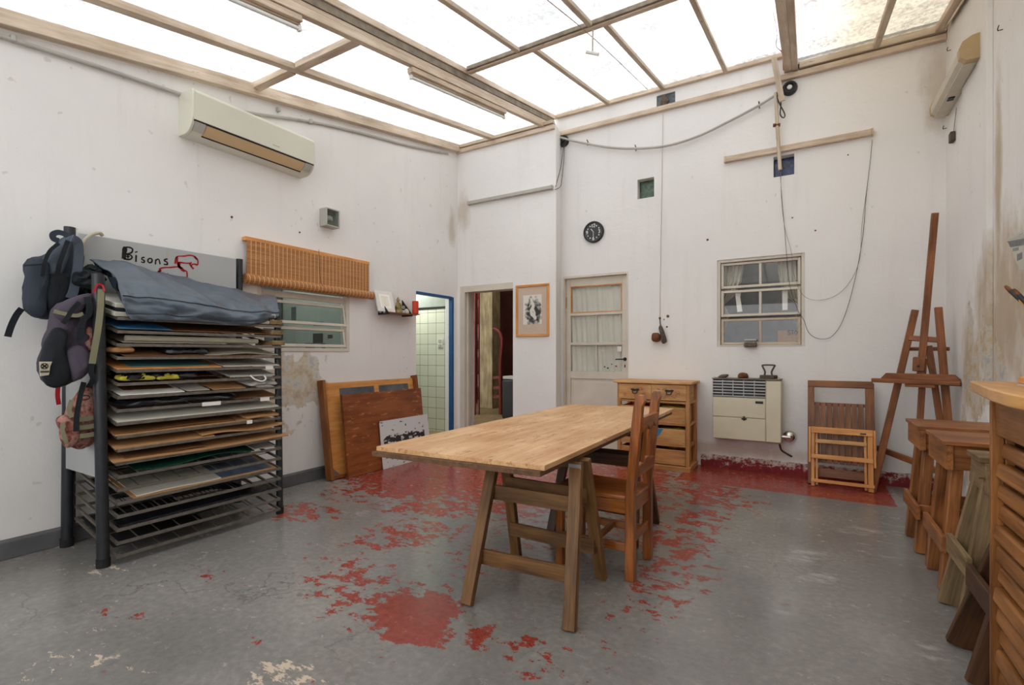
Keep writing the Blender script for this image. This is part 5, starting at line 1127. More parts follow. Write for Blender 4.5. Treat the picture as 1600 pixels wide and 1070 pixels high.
# right wall things
q = RW(1578, 372), RW(1610, 425)
t = thing('hanging_packet', 'grey plastic packet with a printed label hanging on the right wall', 'packet', FRW.p(3.95, 1.8, .03))
FP = Fr(onX(1577, 372, XR-.02), (0, -1, 0), (0, 0, 1), (-1, 0, 0)); sc = (onX(1577, 372, XR-.02)-onX(1600, 372, XR-.02)).length
wv, wz = sc/23, (onX(1590, 372, XR-.02).z-onX(1590, 425, XR-.02).z)/53
def PK(px, py): r = onX(px, py, XR-.02); return (-(r.y-FP.o.y), r.z-FP.o.z)
MB().prism(FP, [PK(1576, 374), PK(1601, 365), PK(1625, 362), PK(1625, 440), PK(1597, 424)], 0, .008).build('bag', 'acgrey', t, bevel=.002)
MB().prism(FP, [PK(1578, 377), PK(1625, 368), PK(1625, 378), PK(1582, 386)], .0085, .0095).build('fold', 'ventgrey', t)
MB().prism(FP, [PK(1582, 387), PK(1625, 380), PK(1625, 425), PK(1596, 420)], .0085, .0095).build('label_sheet', 'offwhite', t)
mb = MB()
for k in range(4): a = PK(1586.5+k*2.4, 390-.5*k); mb.fbox(FP, a[0], a[0]+.012, a[1]-.01, a[1]+.008, .0097, .0105)
a = PK(1593, 397); b = PK(1601, 404); mb.fbox(FP, a[0], b[0], b[1], a[1], .0097, .0105); mb.build('printed_marks', 'ventgrey', t)
MB().fbox(FP, PK(1574, 368)[0], PK(1600, 368)[0], PK(1590, 369)[1], PK(1590, 366)[1]+.005, .0, .004).build('tape_strip', 'offwhite', t)
# emergency light fitting on the right wall
ea, eb = RW(1478, 165, .0), RW(1537, 85, .0)
t = thing('wall_light', 'long aged cream tube light with amber ends on the right wall', 'light fitting', FRW.p((ea[0]+eb[0])/2, ea[1], 0))
ya, yb = RW(1537, 100)[0], 5.60; zl = (RW(1537, 110)[1]+RW(1485, 165)[1])/2+.02
fq = Fr((XR, 0, zl), (-1, 0, 0), (0, 0, 1), (0, 1, 0))
cur = [(0, 0), (.09, .0), (.125, .03), (.13, .09), (.11, .14), (.06, .17), (0, .18)]
MB().prism(fq, [(a*.97, b*.97) for a, b in cur], ya+.06, yb-.03).build('diffuser', 'diffuser', t)
for a, b in ((ya, ya+.06), (yb-.03, yb)): MB().prism(fq, cur, a, b).build('end_cap', 'amber', t, bevel=.003)
MB().prism(fq, [(.03, -.012), (.10, -.012), (.10, 0), (.03, 0)], ya+.06, yb-.03).build('base_strip', 'diffuser', t)
MB().fbox(Fr((XR-.06, 5.2, zl-.02), (1, 0, 0), (0, 1, 0), (0, 0, 1)), -.02, .02, -.03, .03, 0, .01).build('switch', 'black', t)
a = RW(1497, 168); b = RW(1492, 210)
o = thing('cord_switch', 'small square brown switch hanging on a cord below the wall light', 'switch', FRW.p(b[0], b[1], .0))
MB().tube([FRW.p(a[0], a[1], .01), FRW.p(b[0], b[1], .01)], .003).build('cord', 'cable', o)
MB().fbox(FRW, b[0]-.035, b[0]+.035, b[1]-.06, b[1]+.02, 0.003, .035).build('switch_body', 'iron', o, bevel=.006)
for k, (x_, y_, lab) in enumerate(((1486, 78, 'screw hook on the right wall just below the roof corner'), (1567, 46, 'screw hook on the right wall above the wall light'), (1478, 199, 'screw hook in the corner below the wall light'))):
    q = RW(x_, y_) if k < 2 else (5.66, RW(1480, 199)[1]); P_ = FRW.p(q[0], q[1], 0)
    o = MB().tube(smooth_line([P_, P_+Vector((-.015, 0, 0)), P_+Vector((-.025, -.012, -.006)), P_+Vector((-.03, -.025, .0)), P_+Vector((-.025, -.03, .018))]), .003).build('wall_hook', 'iron'); tag(o, lab, 'hook', 'hooks in the right wall')

# ------------------------------------------------------------------ lights on the main beam and the roof hook
def fluo(label, ya, yb):
    xx = -2.785; zz_ = lambda y: Z0L+SL*y-.007
    t = thing('tube_light', label, 'light fitting', (xx, (ya+yb)/2, zz_((ya+yb)/2)-.08), group=None)
    fz = Fr((xx, ya, zz_(ya)), Vector((0, 1, SL)).normalized(), Vector((0, -SL, 1)).normalized(), Vector((1, 0, 0))); L = (yb-ya)*sqrt(1+SL*SL)
    MB().fbox(fz, 0, L, -.042, -.001, -.03, .03).build('housing', 'beige', t, bevel=.004)
    MB().fbox(fz, 0, L, -.056, -.0425, -.025, .005).build('channel', 'beige2', t, bevel=.003)
    for u in (0.0, L-.02): MB().fbox(fz, u, u+.02, -.09, -.057, -.02, .01).build('lamp_holder', 'white', t, bevel=.004)
    MB().tube([fz.p(.0205, -.074, -.005), fz.p(L-.0205, -.074, -.005)], .013, 12).build('tube', 'tube', t)
fluo('fluorescent tube light hanging under the far part of the main beam', 3.02, 4.48)
fluo('fluorescent tube light under the near part of the main beam, top left', .35, 2.0)
p = roofpt(-1.49, YC-.01, Z0M-.03)
t = thing('roof_hook', 'small hanging rod with a short crossbar below the roof frame', 'hook', p)
MB().tube([p+Vector((0, 0, .01)), p+Vector((0, -.01, -.17))], .007).build('rod', 'beige2', t)
MB().tube([p+Vector((-.05, -.02, -.16)), p+Vector((.05, 0, -.20))], .014).build('crossbar', 'white', t)
wire('roof_cable', 'fine cable stretched diagonally below the roof of the middle bay', [onP(855, 0, Z0M-.03, SL), onP(930, 62, Z0M-.06, SL), onP(1012, 140, Z0M-.0, SL)], .003, 'cable', 3)

# ------------------------------------------------------------------ table, trestles, chair
tz_ = .75
cs = [onZ(588, 697, tz_), onZ(851, 727, tz_), onZ(1053, 638, tz_), onZ(893, 631, tz_)]
t = thing('table_top', 'large pale pine table top on two trestles', 'table', (sum(c.x for c in cs)/4, sum(c.y for c in cs)/4, tz_-.045))
pc = [(c.x, c.y) for c in cs]
MB().prism(WORLD, pc, tz_-.024, tz_).build('upper_board', 'table', t, bevel=.002)
MB().prism(WORLD, [(p[0]+(-.012 if i in (0, 3) else -.012), p[1]-.02) for i, p in enumerate(pc)], tz_-.048, tz_-.0245).build('lower_board', 'ply_edge', t, bevel=.002)
MB().prism(WORLD, [(pc[k][0]*1+(pc[(k+2) % 4][0]-pc[k][0])*.0006, pc[k][1]+(pc[(k+2) % 4][1]-pc[k][1])*.0006) for k in range(4)], tz_-.0235, tz_-.0235+.001).build('edge_line', 'ply_edge', t)
def trestle(label, P, xt0, xt1, yc, mat, plate=False):
    """P: near left, near right, far left, far right feet"""
    t = thing('trestle', label, 'trestle', ((xt0+xt1)/2, yc, 0)); zt_ = .70
    MB().box(xt0+.05, xt1-.05, yc-.018, yc+.018, zt_-.045, zt_).build('top_beam', mat, t, bevel=.003)
    for i, (x, y) in enumerate(P):
        xt = xt0+.03 if i % 2 == 0 else xt1-.03; yt = yc-.045 if i < 2 else yc+.045
        MB().bar((xt, yt, zt_-.005), (x, y, .004), .034, .06, (1, 0, 0)).build('leg', mat, t, bevel=.003)
    for i in (0, 2):
        for zf, th in ((.205, .032), (.50, .035)):
            k = (zt_-zf)/zt_; yt = yc-.045 if i == 0 else yc+.045; sg = -1 if i == 0 else 1
            a = Vector((xt0+.03+(P[i][0]-xt0-.03)*k, yt+(P[i][1]-yt)*k, zf)); b = Vector((xt1-.03+(P[i+1][0]-xt1+.03)*k, yt+(P[i+1][1]-yt)*k, zf))
            off = Vector((0, .028*sg*-1, 0)) 
            MB().bar(a+off, b+off, .018, .075, (0, 0, 1), e=.028 if 0 else .0).build('rail', mat, t, bevel=.002)
    if plate: MB().box(xt1-.062, xt1+.003, yc-.07, yc-.069, zt_-.11, zt_-.01).build('metal_plate', 'steel', t)
    return t
trestle('weathered pine trestle under the near end of the table', [(-1.415, 1.935), (-.895, 1.985), (-1.50, 2.555), (-.955, 2.535)], -1.45, -.925, 2.245, 'trestle', True)
trestle('dark trestle under the far end of the table', [(-1.508, 3.04), (-.935, 3.04), (-1.50, 3.56), (-.935, 3.56)], -1.49, -.95, 3.30, 'trestle_d')
# chair: back posts on the right, facing the table
def chair():
    t = thing('wooden_chair', 'varnished red brown wooden chair pushed under the right side of the table', 'chair', (-1.0, 2.75, 0))
    yn, yf = 2.60, 2.93; xb = -.815; xf = -1.235; zs = .44
    for y, pf in ((yn, -1), (yf, 1)):
        fr_ = Fr((xb, y, 0), (1, 0, 0), (0, 0, 1), (0, -1, 0)); zt_ = 1.0
        # swept post: straight to the seat, leaning back above, with a rounded ear
        out = [(-.025, 0), (.025, 0), (.025, .47), (.062, .86), (.068, .94), (.082, .965), (.072, .998), (.045, 1.0), (.03, .985), (.020, .93), (.012, .86), (-.020, .5), (-.025, .44)]
        MB().prism(fr_, out, -.024, .024).build('back_post', 'chair', t, bevel=.004)
    for y in (yn+.01, yf-.01): MB().box(xf-.022, xf+.022, y-.022, y+.022, 0, zs-.012).build('front_leg', 'chair', t, bevel=.004)
    MB().prism(WORLD, [(xf-.04, yn-.03), (xb+.02, yn-.012), (xb+.02, yf+.012), (xf-.04, yf+.03)], zs-.012, zs+.01).build('seat', 'chair', t, bevel=.006)
    for y in (yn, yf): MB().box(xf+.022, xb-.026, y-.012, y+.012, zs-.085, zs-.0125).build('seat_rail', 'chair', t, bevel=.003)
    for x in (xf, xb): MB().box(x-.012, x+.012, yn+.024, yf-.024, zs-.085, zs-.0125).build('seat_rail', 'chair', t, bevel=.003)
    for y in (yn, yf): MB().box(xf+.022, xb-.026, y-.011, y+.011, .15, .195).build('stretcher', 'chair', t, bevel=.003)
    MB().box(xb-.011, xb+.011, yn+.024, yf-.024, .19, .235).build('stretcher', 'chair', t, bevel=.003)
    MB().box((xf+xb)/2-.011, (xf+xb)/2+.011, yn+.012, yf-.012, .155, .19).build('stretcher', 'chair', t, bevel=.003)
    # back rails with a scalloped lower edge and two spindles
    lean_ = Vector((.095, 0, 1)).normalized(); fb = Fr((xb-.045+.0, 0, 0), (0, 1, 0), lean_, Vector((-1, 0, .095)).normalized())
    ym = (yn+yf)/2
    top = [(yn+.02, .80), (yn+.06, .815), (yn+.09, .84), (ym-.03, .825), (ym, .80), (ym+.03, .825), (yf-.09, .84), (yf-.06, .815), (yf-.02, .80), (yf-.02, .885), (yn+.02, .885)]
    MB().prism(fb, top, -.03, -.006).build('top_rail', 'chair', t, bevel=.003)
    MB().prism(fb, [(yn+.02, .56), (yf-.02, .56), (yf-.02, .625), (ym+.06, .625), (ym+.03, .645), (ym-.03, .645), (ym-.06, .625), (yn+.02, .625)], -.03, -.006).build('lower_rail', 'chair', t, bevel=.003)
    for y in (ym-.055, ym+.055): MB().fbox(fb, y-.012, y+.012, .62, .83, -.026, -.01).build('spindle', 'chair', t, bevel=.002)
chair()
# ------------------------------------------------------------------ drying rack
RXF, RXR, RY0, RY1 = -3.455, -4.02, 1.215, 2.315
R = thing('drying_rack', 'tall black metal print drying rack full of boards against the left wall', 'rack', (-3.74, 1.76, 0))
ptop = onX(153, 430, RXF)
posts = [((RXF, RY0, 0), (RXF, ptop.y, 1.67), .030), ((RXR, RY0+.01, 0), (RXR, onX(109, 355, RXR).y+.0, onX(109, 355, RXR).z), .030), ((RXF, RY1, 0), (RXF, RY1-.02, 1.50), .024), ((RXR, RY1, 0), (RXR, onX(374, 405, RXR).y, onX(374, 405, RXR).z), .026)]
for a, b, r in posts:
    p_ = MB().tube([a, b], r, 16).build('post', 'black_post', R); MB().tube([Vector(a), Vector(a)+Vector((0, 0, .05))], r+.004, 16).build('foot_cap', 'rubber', p_)
# painted back panel with the handwritten name and two bison sketches
XP = -3.965; c = [onX(118, 362, XP), onX(369, 405.5, XP), onX(372, 460, XP)]
FPn = Fr((XP, 0, 0), (0, 1, 0), (0, 0, 1), (1, 0, 0)); zt_ = (c[0].z+c[1].z)/2
pn = MB().fbox(FPn, RY0+.05, c[1].y, 1.05, zt_, -.012, 0).build('back_panel', 'greypanel', R, bevel=.002)
def PP(x, y): q = onX(x, y, XP); return (q.y, q.z)
def zz(x, y): return PP(180+x/4.6536, 330+y/4.6522)        # pixel pairs of an enlarged view of the panel
mb = MB()
for st, wd in (([(72, 262), (66, 300), (62, 345)], .026), ([(60, 262), (100, 262), (125, 275), (118, 300), (80, 312)], .011), ([(80, 312), (110, 318), (122, 335), (105, 350), (60, 345)], .011), ([(84, 322), (100, 336)], .018),
               ([(152, 318), (150, 368)], .010), ([(150, 292), (154, 300)], .016), ([(213, 335), (196, 338), (194, 350), (210, 358), (208, 372), (188, 368)], .009), ([(250, 342), (238, 352), (240, 368), (256, 374), (268, 362), (264, 346), (250, 342)], .010),
               ([(294, 350), (292, 386)], .009), ([(292, 362), (304, 350), (318, 352), (326, 386)], .009), ([(380, 346), (360, 352), (360, 362), (376, 370), (378, 386), (352, 386)], .010)):
    mb.stroke(FPn, [tuple(v) for v in smooth_line([Vector(zz(a, b)) for a, b in st], 5)], wd*.95, .0005, .001, .35)
mb.build('handwritten_name', 'ink', pn)
mb = MB()
for st, wd in (([(436, 382), (440, 345), (455, 328), (500, 326), (540, 320), (575, 328), (598, 352), (600, 384), (585, 390)], .011), ([(462, 405), (460, 375), (475, 372), (500, 376), (540, 378), (556, 372)], .012), ([(448, 330), (452, 372), (468, 404)], .016), ([(540, 378), (552, 400), (570, 420)], .014), ([(552, 402), (562, 385), (590, 386)], .010), ([(575, 328), (590, 345), (598, 350)], .018),
               ([(312, 444), (330, 432), (322, 420), (350, 410), (400, 408), (450, 404), (478, 408), (500, 428), (520, 440), (524, 480)], .011), ([(312, 444), (330, 440)], .026), ([(478, 410), (486, 428), (506, 436)], .015), ([(470, 372), (462, 400), (480, 415)], .018), ([(500, 482), (522, 482)], .015), ([(376, 455), (384, 458)], .012), ([(440, 470), (450, 473)], .01)):
    mb.stroke(FPn, [tuple(v) for v in smooth_line([Vector(zz(a, b)) for a, b in st], 5)], wd*.95, .0005, .001, .3)
mb.build('bison_sketch', 'redink', pn)
MB().fbox(FPn, PP(260, 400)[0], PP(263, 400)[0], PP(262, 402)[1], zt_-.01, .0002, .0008).build('drip_mark', 'beigepaper', pn)
a = onY(106, 735, RY0+.0); MB().box(RXR+.03, RXF-.03, RY0-.004, RY0+.004, .50, 1.55).build('side_panel', 'greypanel', R)
for y_ in (RY0+.03, RY1-.05): MB().box(RXR-.005, RXR+.015, y_, y_+.02, .1, 1.9).build('hinge_rail', 'darksteel', R)
# trays
TX0, TX1 = -3.992, -3.402; TY0, TY1 = 1.258, 2.285; RISE = .12
def tz(k, x): return .05+k*.0762+RISE*(TX1-x)/(TX1-TX0)
def tray(k):
    a, b = .05+k*.0762, .05+k*.0762+RISE; mb = MB(); s_ = .012
    P = lambda x, y, dz=0: Vector((x, y, tz(k, x)+dz))
    y0_, y1_ = TY0+random.uniform(-.002, .004), TY1+random.uniform(-.006, .006)
    mb.bar(P(TX1, y0_), P(TX1, y1_), .014, .017).bar(P(TX0, y0_), P(TX0, y1_), .014, .016)
    mb.bar(P(TX0, y0_+.006), P(TX1, y0_+.006), .012, .016).bar(P(TX0, y1_-.006), P(TX1, y1_-.006), .012, .016)
    n = 9 if k < 9 else 5
    for i in range(1, n): y = y0_+(y1_-y0_)*i/n; mb.bar(P(TX0, y, .002), P(TX1, y, .002), .006, .004)
    for i in (1, 2, 3): x = TX0+(TX1-TX0)*i/4; mb.bar(P(x, y0_, -.004), P(x, y1_, -.004), .006, .004)
    mb.build('tray', 'tray', R, smooth=False)
for k in range(19): tray(k)
def slab(name, k, y0_, y1_, x0_, x1_, mat, lab, cat, off=.010, th=.004, layers=1, curl=0, sag=0, group=None, jit=.012, seed=1, bev=0):
    rnd = random.Random(seed*31+k); first = None
    if layers == 1:
        mb = MB()
        def f(a, b):
            x = x0_+(x1_-x0_)*b; y = y0_+(y1_-y0_)*a
            z = tz(k, x)+off+th+curl*max(0, b-.6)**2*6+sag*sin(a*pi*2.3+seed)*b+(.0012*mnoise.noise(Vector((x*18, y*18, seed))) if th < .006 else 0)
            return (x+.004*mnoise.noise(Vector((y*9, seed, 1))), y, z)
        mb.grid(f, 24, 10, th, (0, 0, 1)); o = mb.build(name, mat); return tag(o, lab, cat, group)
# contents: (tray, y0, y1, x0, x1, material, name, label, category, offset, thickness, curl, sag)
C_ = [
 (17, 1.27, 2.28, -3.95, -3.42, 'cardboard_d', 'hardboard_sheet', 'brown hardboard sheet on the highest tray below the tarp', 'board', .012, .006, 0, 0),
 (17, 1.27, 1.55, -3.8, -3.405, 'bluepaper', 'blue_sheet', 'torn bright blue sheet at the left of the tray right below the tarp', 'sheet', .0195, .002, 0, 0),
 (16, 1.30, 1.9, -3.95, -3.43, 'beigepaper', 'beige_sheet', 'beige sheet under the beige roll on the second tray', 'sheet', .010, .003, 0, 0),
 (15, 1.30, 2.25, -3.95, -3.405, 'cardboard_d', 'print_sheet', 'reddish brown print sheet on the third tray', 'sheet', .010, .004, 0, 0),
 (15, 1.75, 2.27, -3.9, -3.41, 'beigepaper', 'curled_sheet', 'curled pale sheet at the right of the third tray', 'sheet', .016, .003, .004, .006),
 (14, 1.262, 1.85, -3.95, -3.402, 'orange', 'orange_board', 'orange brown board on the fourth tray', 'board', .010, .006, 0, 0),
 (14, 1.34, 1.80, -3.95, -3.43, 'teal', 'teal_sheet', 'teal sheet lying on the orange board', 'sheet', .0175, .002, 0, 0),
 (14, 1.87, 2.28, -3.95, -3.41, 'offwhite', 'white_board', 'white board at the right of the fourth tray', 'board', .010, .006, 0, 0),
 (13, 1.92, 2.25, -3.95, -3.42, 'acgrey', 'grey_folder', 'grey plastic folder with a white handle on the fifth tray', 'folder', .010, .012, 0, 0),
 (12, 1.28, 1.62, -3.95, -3.405, 'paper', 'white_mount', 'larger white mounted sheet on the sixth tray', 'sheet', .010, .004, 0, 0),
 (12, 1.33, 1.60, -3.9, -3.50, 'rust', 'brown_print', 'brown print on the white mounted sheet', 'print', .0155, .001, 0, 0),
 (12, 1.64, 1.78, -3.95, -3.415, 'offwhite', 'small_white_sheet', 'smaller white sheet beside the mounted sheet', 'sheet', .010, .003, 0, 0),
 (12, 1.80, 2.02, -3.95, -3.408, 'cardboard', 'brown_strip', 'brown cardboard strip in the middle of the sixth tray', 'cardboard', .010, .005, 0, 0),
 (11, 1.95, 2.26, -3.95, -3.42, 'cardboard_d', 'brown_board', 'brown board right of the black plastic on the seventh tray', 'board', .010, .005, 0, 0),
 (10, 1.262, 2.27, -3.97, -3.402, 'offwhite', 'grey_white_board', 'large greyish white board filling the eighth tray', 'board', .010, .007, 0, 0),
 (9, 1.25, 2.05, -3.95, -3.398, 'cardboard', 'cardboard_sheet', 'long cardboard sheet on top of the ninth tray', 'cardboard', .010, .005, 0, 0),
 (9, 1.25, 1.95, -3.93, -3.41, 'cardboard_d', 'cardboard_sheet', 'darker cardboard sheet raised above the long sheet on the ninth tray', 'cardboard', .020, .006, 0, .003),
 (9, 2.02, 2.27, -3.93, -3.402, 'cardboard', 'cardboard_sheet', 'short stacked cardboard piece at the right of the ninth tray', 'cardboard', .022, .014, 0, .002),
 (8, 1.25, 1.80, -3.95, -3.395, 'cardboard', 'cardboard_sheet', 'pale cardboard sheet at the left of the tenth tray', 'cardboard', .010, .008, 0, .0),
 (8, 1.72, 2.31, -3.95, -3.390, 'cardboard', 'cardboard_sheet', 'bowed cardboard sheet at the right of the tenth tray', 'cardboard', .022, .006, 0, .008),
 (7, 1.24, 2.34, -3.95, -3.388, 'cardboard', 'cardboard_sheet', 'widest cardboard sheet sticking out of the eleventh tray', 'cardboard', .010, .007, 0, .003),
 (7, 1.30, 1.75, -3.9, -3.41, 'cardboard_d', 'cardboard_sheet', 'torn brown cardboard on the widest sheet', 'cardboard', .020, .006, 0, .004),
 (6, 1.36, 2.10, -3.9, -3.43, 'greennet', 'green_net', 'dark green netting on the tray below the cardboards', 'net', .012, .004, 0, .012),
 (6, 2.10, 2.26, -3.9, -3.43, 'acgrey', 'grey_strip', 'grey strips at the right of the green netting', 'strip', .010, .005, 0, 0),
 (4, 1.36, 1.85, -3.9, -3.408, 'offwhite', 'white_board', 'white board resting low on the rack left of the blue print', 'board', .018, .006, 0, .002),
 (4, 1.84, 2.22, -3.9, -3.412, 'navy', 'blue_print', 'glossy blue print low on the rack', 'print', .018, .002, 0, 0),
 (4, 1.34, 2.25, -3.92, -3.400, 'cardboard', 'cardboard_sheet', 'cardboard sheet under the white board and blue print low on the rack', 'cardboard', .010, .006, 0, 0),
 (0, 1.28, 1.80, -3.97, -3.50, 'rubber', 'shade_sheet', 'black sheet standing in for shade at the back of the lowest tray', 'mat', .008, .004, 0, .0),  # added black sheet, stands in for the shade low in the rack
 (3, 1.30, 2.0, -3.97, -3.62, 'rubber', 'shade_sheet', 'black sheet standing in for shade at the back of the fourth tray from the floor', 'mat', .008, .004, 0, .0),  # second added sheet, darkens the tray like the shade behind it
 (2, 1.28, 2.24, -3.50, -3.41, 'blackbag', 'black_strip', 'long flat black strip lying on the third tray from the floor', 'strip', .010, .010, 0, .0),
]
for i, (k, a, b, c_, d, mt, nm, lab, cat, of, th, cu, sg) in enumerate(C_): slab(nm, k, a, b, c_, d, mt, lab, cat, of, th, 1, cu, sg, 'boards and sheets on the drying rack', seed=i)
P = lambda k, x, y, dz=0: Vector((x, y, tz(k, x)+dz))
o = MB().tube([P(16, -3.45, 1.32, .032), P(16, -3.45, 2.13, .030)], .018, 14).build('paper_roll', 'beigepaper'); tag(o, 'rolled beige paper lying on the second tray', 'paper roll')
o = MB().puff(Fr(P(15, -3.47, 1.30, .012), (0, 1, 0), (1, 0, 0), (0, 0, 1)), [(-.05, -.06), (.05, -.06), (.05, .055), (-.02, .06), (-.05, .03)], 0.004, .042, 4, .01, 8, 30).build('bark_block', 'cardboard'); tag(o, 'torn brown block of wood at the left end of the third tray', 'block')
for k, y0_, y1_, mt, lab, hh in ((15, 1.52, 1.78, 'blackbag', 'crumpled dark wrapped bundle in the middle of the third tray', .04), (13, 1.30, 1.72, 'blackbag', 'crumpled black and yellow plastic bag on the fifth tray', .045), (13, 1.28, 1.46, 'yellow', 'yellow plastic wrapping at the left of the fifth tray', .035), (13, 1.47, 1.60, 'yellow', 'second yellow wrapping beside the first on the fifth tray', .025), (12, 2.05, 2.27, 'acgrey', 'blue and white plastic packet at the right of the sixth tray', .035), (11, 1.30, 1.95, 'blackbag', 'crumpled black plastic sheet on the seventh tray', .04)):
    w_ = (y1_-y0_)/2; f = Fr(P(k, -3.52 if mt != 'yellow' else -3.455, (y0_+y1_)/2, .0), (0, 1, 0), Vector((1, 0, -.2)).normalized(), Vector((.2, 0, 1)).normalized()); d = .10 if mt != 'yellow' else .035
    o = MB().puff(f, [(-w_, -d), (0, -d), (w_, -d), (w_, d), (w_*.3, d*.9), (-w_*.4, d), (-w_, d)], .011, .011+hh, 4, .022, int(y0_*50), 30).build('plastic_wrap', mt); tag(o, lab, 'plastic bag', 'crumpled plastics on the rack')
o = MB().tube(smooth_line([P(13, -3.40, 2.05, .022), P(13, -3.375, 2.07, .0), P(13, -3.372, 2.12, -.014), P(13, -3.375, 2.15, .0), P(13, -3.40, 2.155, .018)]), .005).build('folder_handle', 'paper'); tag(o, 'white looped handle poking out over the fifth tray edge', 'handle')
for k, (kk, a, b) in enumerate(((14, 2.16, 2.22), (11, 2.12, 2.19), (11, 1.72, 1.84), (9, 2.02, 2.06))):
    z0_ = tz(kk, TX1)
    o = MB().fbox(Fr((TX1+.0085, 0, z0_), (0, 1, 0), (0, 0, 1), (1, 0, 0)), a, b, -.014, .011, 0, .001).build('tray_label', 'paper'); tag(o, ['blank cream tag at the right of the fourth tray edge', 'blank cream tag at the right of the seventh tray edge', 'long blank cream tag in the middle of the seventh tray edge', 'small blank tag on the ninth tray edge'][k], 'tag', 'paper tags on the tray edges')
# bicycle tyres lying in the lower trays
def tyre(k, yc, xc, r, lab, dz=.034, a0=.0, a1=2*pi, tilt=0):
    n = 170; pts = [P(k, xc+r*.42*sin(a), yc+r*cos(a), dz) for a in [a0+(a1-a0)*i/n for i in range(n+1)]]
    mb = MB(); mb.tube(pts, .026, 10, rf=lambda s: 1+.05*sin(s*2*pi*85)); o = mb.build('bicycle_tyre', 'rubber'); tag(o, lab, 'tyre', 'bicycle tyres in the rack')
tyre(3, 1.80, -3.68, .42, 'ribbed black tyre lying on the fourth tray from the floor'); tyre(1, 1.72, -3.66, .40, 'ribbed black tyre lying on the second tray from the floor')
# thick boards under the tarp, piled on the top trays
for i, (dz, y0_, y1_, mt, lab) in enumerate(((.013, 1.25, 2.24, 'offwhite', 'lowest thick grey board under the tarp'), (.041, 1.26, 2.22, 'bp_dark', 'dark pad between the thick boards under the tarp'), (.063, 1.255, 2.25, 'offwhite', 'upper thick grey board under the tarp'))):
    th = (.026, .020, .026)[i]; f = Fr(P(18, -3.41, 0, dz-.002), (0, 1, 0), Vector((-.59, 0, .12)).normalized(), Vector((.12, 0, .59)).normalized())
    o = MB().fbox(f, y0_, y1_, 0, .5, 0, th).build('thick_board', mt, bevel=.003); tag(o, lab, 'board', 'thick boards under the tarp')
for i in range(3):
    p_ = P(18-i, -3.42, 2.25+.01*i, -.02); o = MB().box(-3.62, p_.x+.02, p_.y-.05, p_.y+.05, p_.z+.03, p_.z+.03+.034).build('wood_offcut', 'greywood', bevel=.003); tag(o, ['top grey wood offcut at the right end under the tarp', 'middle grey wood offcut at the right end under the tarp', 'lowest grey wood offcut at the right end under the tarp'][i], 'wood', 'wood offcuts at the right end of the rack')
# tarp: lies over the boards and folds down over the front
XF = -3.375
back = [onX(140, 409, -3.86), onX(190, 408, -3.86), onX(250, 425, -3.86), onX(310, 440, -3.86), onX(370, 452, -3.84), onX(405, 457, -3.8), onX(430, 462, -3.7)]
mid_ = [onX(178, 428, -3.62), onX(215, 432, -3.62), onX(262, 442, -3.62), onX(318, 455, -3.62), onX(375, 466, -3.6), onX(410, 468, -3.58), onX(434, 475, -3.5)]
fold = [onX(187, 457, XF-.03), onX(222, 459, XF-.02), onX(270, 465, XF-.02), onX(325, 474, XF-.02), onX(380, 482, XF-.02), onX(415, 484, XF-.03), onX(436, 488, XF-.08)]
bel = [onX(194, 480, XF), onX(225, 481, XF+.01), onX(272, 486, XF+.015), onX(325, 492, XF+.01), onX(380, 496, XF+.01), onX(412, 496, XF), onX(434, 494, XF-.05)]
hem = [onX(204, 500, XF), onX(228, 499, XF+.005), onX(275, 501, XF+.005), onX(328, 503, XF), onX(378, 507, XF), onX(405, 505, XF-.01), onX(430, 497, XF-.06)]
rowsT = [smooth_line(r_, 10) for r_ in (back, mid_, fold, bel, hem)]; nU = len(rowsT[0])-1
cols_ = [smooth_line([rowsT[j][i] for j in range(5)], 9) for i in range(nU+1)]; nV = len(cols_[0])-1
def tf(a, b):
    i = round(a*nU); j = round(b*nV); p_ = cols_[i][j].copy()
    w1 = mnoise.fractal(Vector((p_.y*5, p_.x*9+p_.z*11, 1)), .9, 2.1, 4); w2 = sin(p_.y*11+p_.z*60+3*w1)*.006*(b > .35)
    p_ += Vector((.028*w1*(b > .4)+w2, 0, .026*w1*(1 if b < .55 else .35))); return p_
o = MB().grid(tf, nU, nV, .005, Vector((.5, 0, .86))).build('blue_tarp', 'tarp', ang=180); tag(o, 'blue grey vinyl tarp draped over the top of the drying rack', 'tarp')
for nm, col_, dz in (('hem_seam', nV-5, .003), ('fold_seam', nV//2+2, .0035)):
    MB().tube([tf(i/nU, col_/nV)+Vector((.003, 0, dz)) for i in range(1, nU)], .0028, 5).build(nm, 'tarp_d', o)
# the tarp's dark flap at its left end
fl_ = [onX(x, y, X) for x, y, X in ((142, 409, -3.86), (165, 418, -3.8), (164, 432, -3.74), (180, 435, -3.66), (176, 452, -3.56), (188, 458, XF-.06))]
o2 = MB().grid(lambda a, b: [q for q in [smooth_line(fl_, 6)[round(a*30)]]][0]+Vector((.03, .03*b, -.07*b-.0*a)), 30, 5, .003, (0, -1, 0)).build('tarp_flap', 'tarp_d', o)
# bundle of black straps at the left top
for k, (x, y, X, s_, lab) in enumerate(((140, 436, -3.72, .07, 'larger crumpled black strap bundle beside the front left post'), (128, 450, -3.80, .055, 'smaller black strap bundle low behind the front left post'), (146, 424, -3.8, .05, 'black buckle bundle just under the tarp flap'))):
    f = Fr(onX(x, y, X), (0, 1, 0), (0, 0, 1), (1, 0, 0)); o = MB().puff(f, [(-s_, -s_*.6), (s_*.8, -s_*.7), (s_, s_*.3), (.2*s_, s_*.7), (-s_, s_*.4)], -s_*.6, s_*.6, 5, .035, k*9, 34).build('strap_bundle', 'bp_dark'); tag(o, lab, 'straps', 'black strap bundles on the rack')

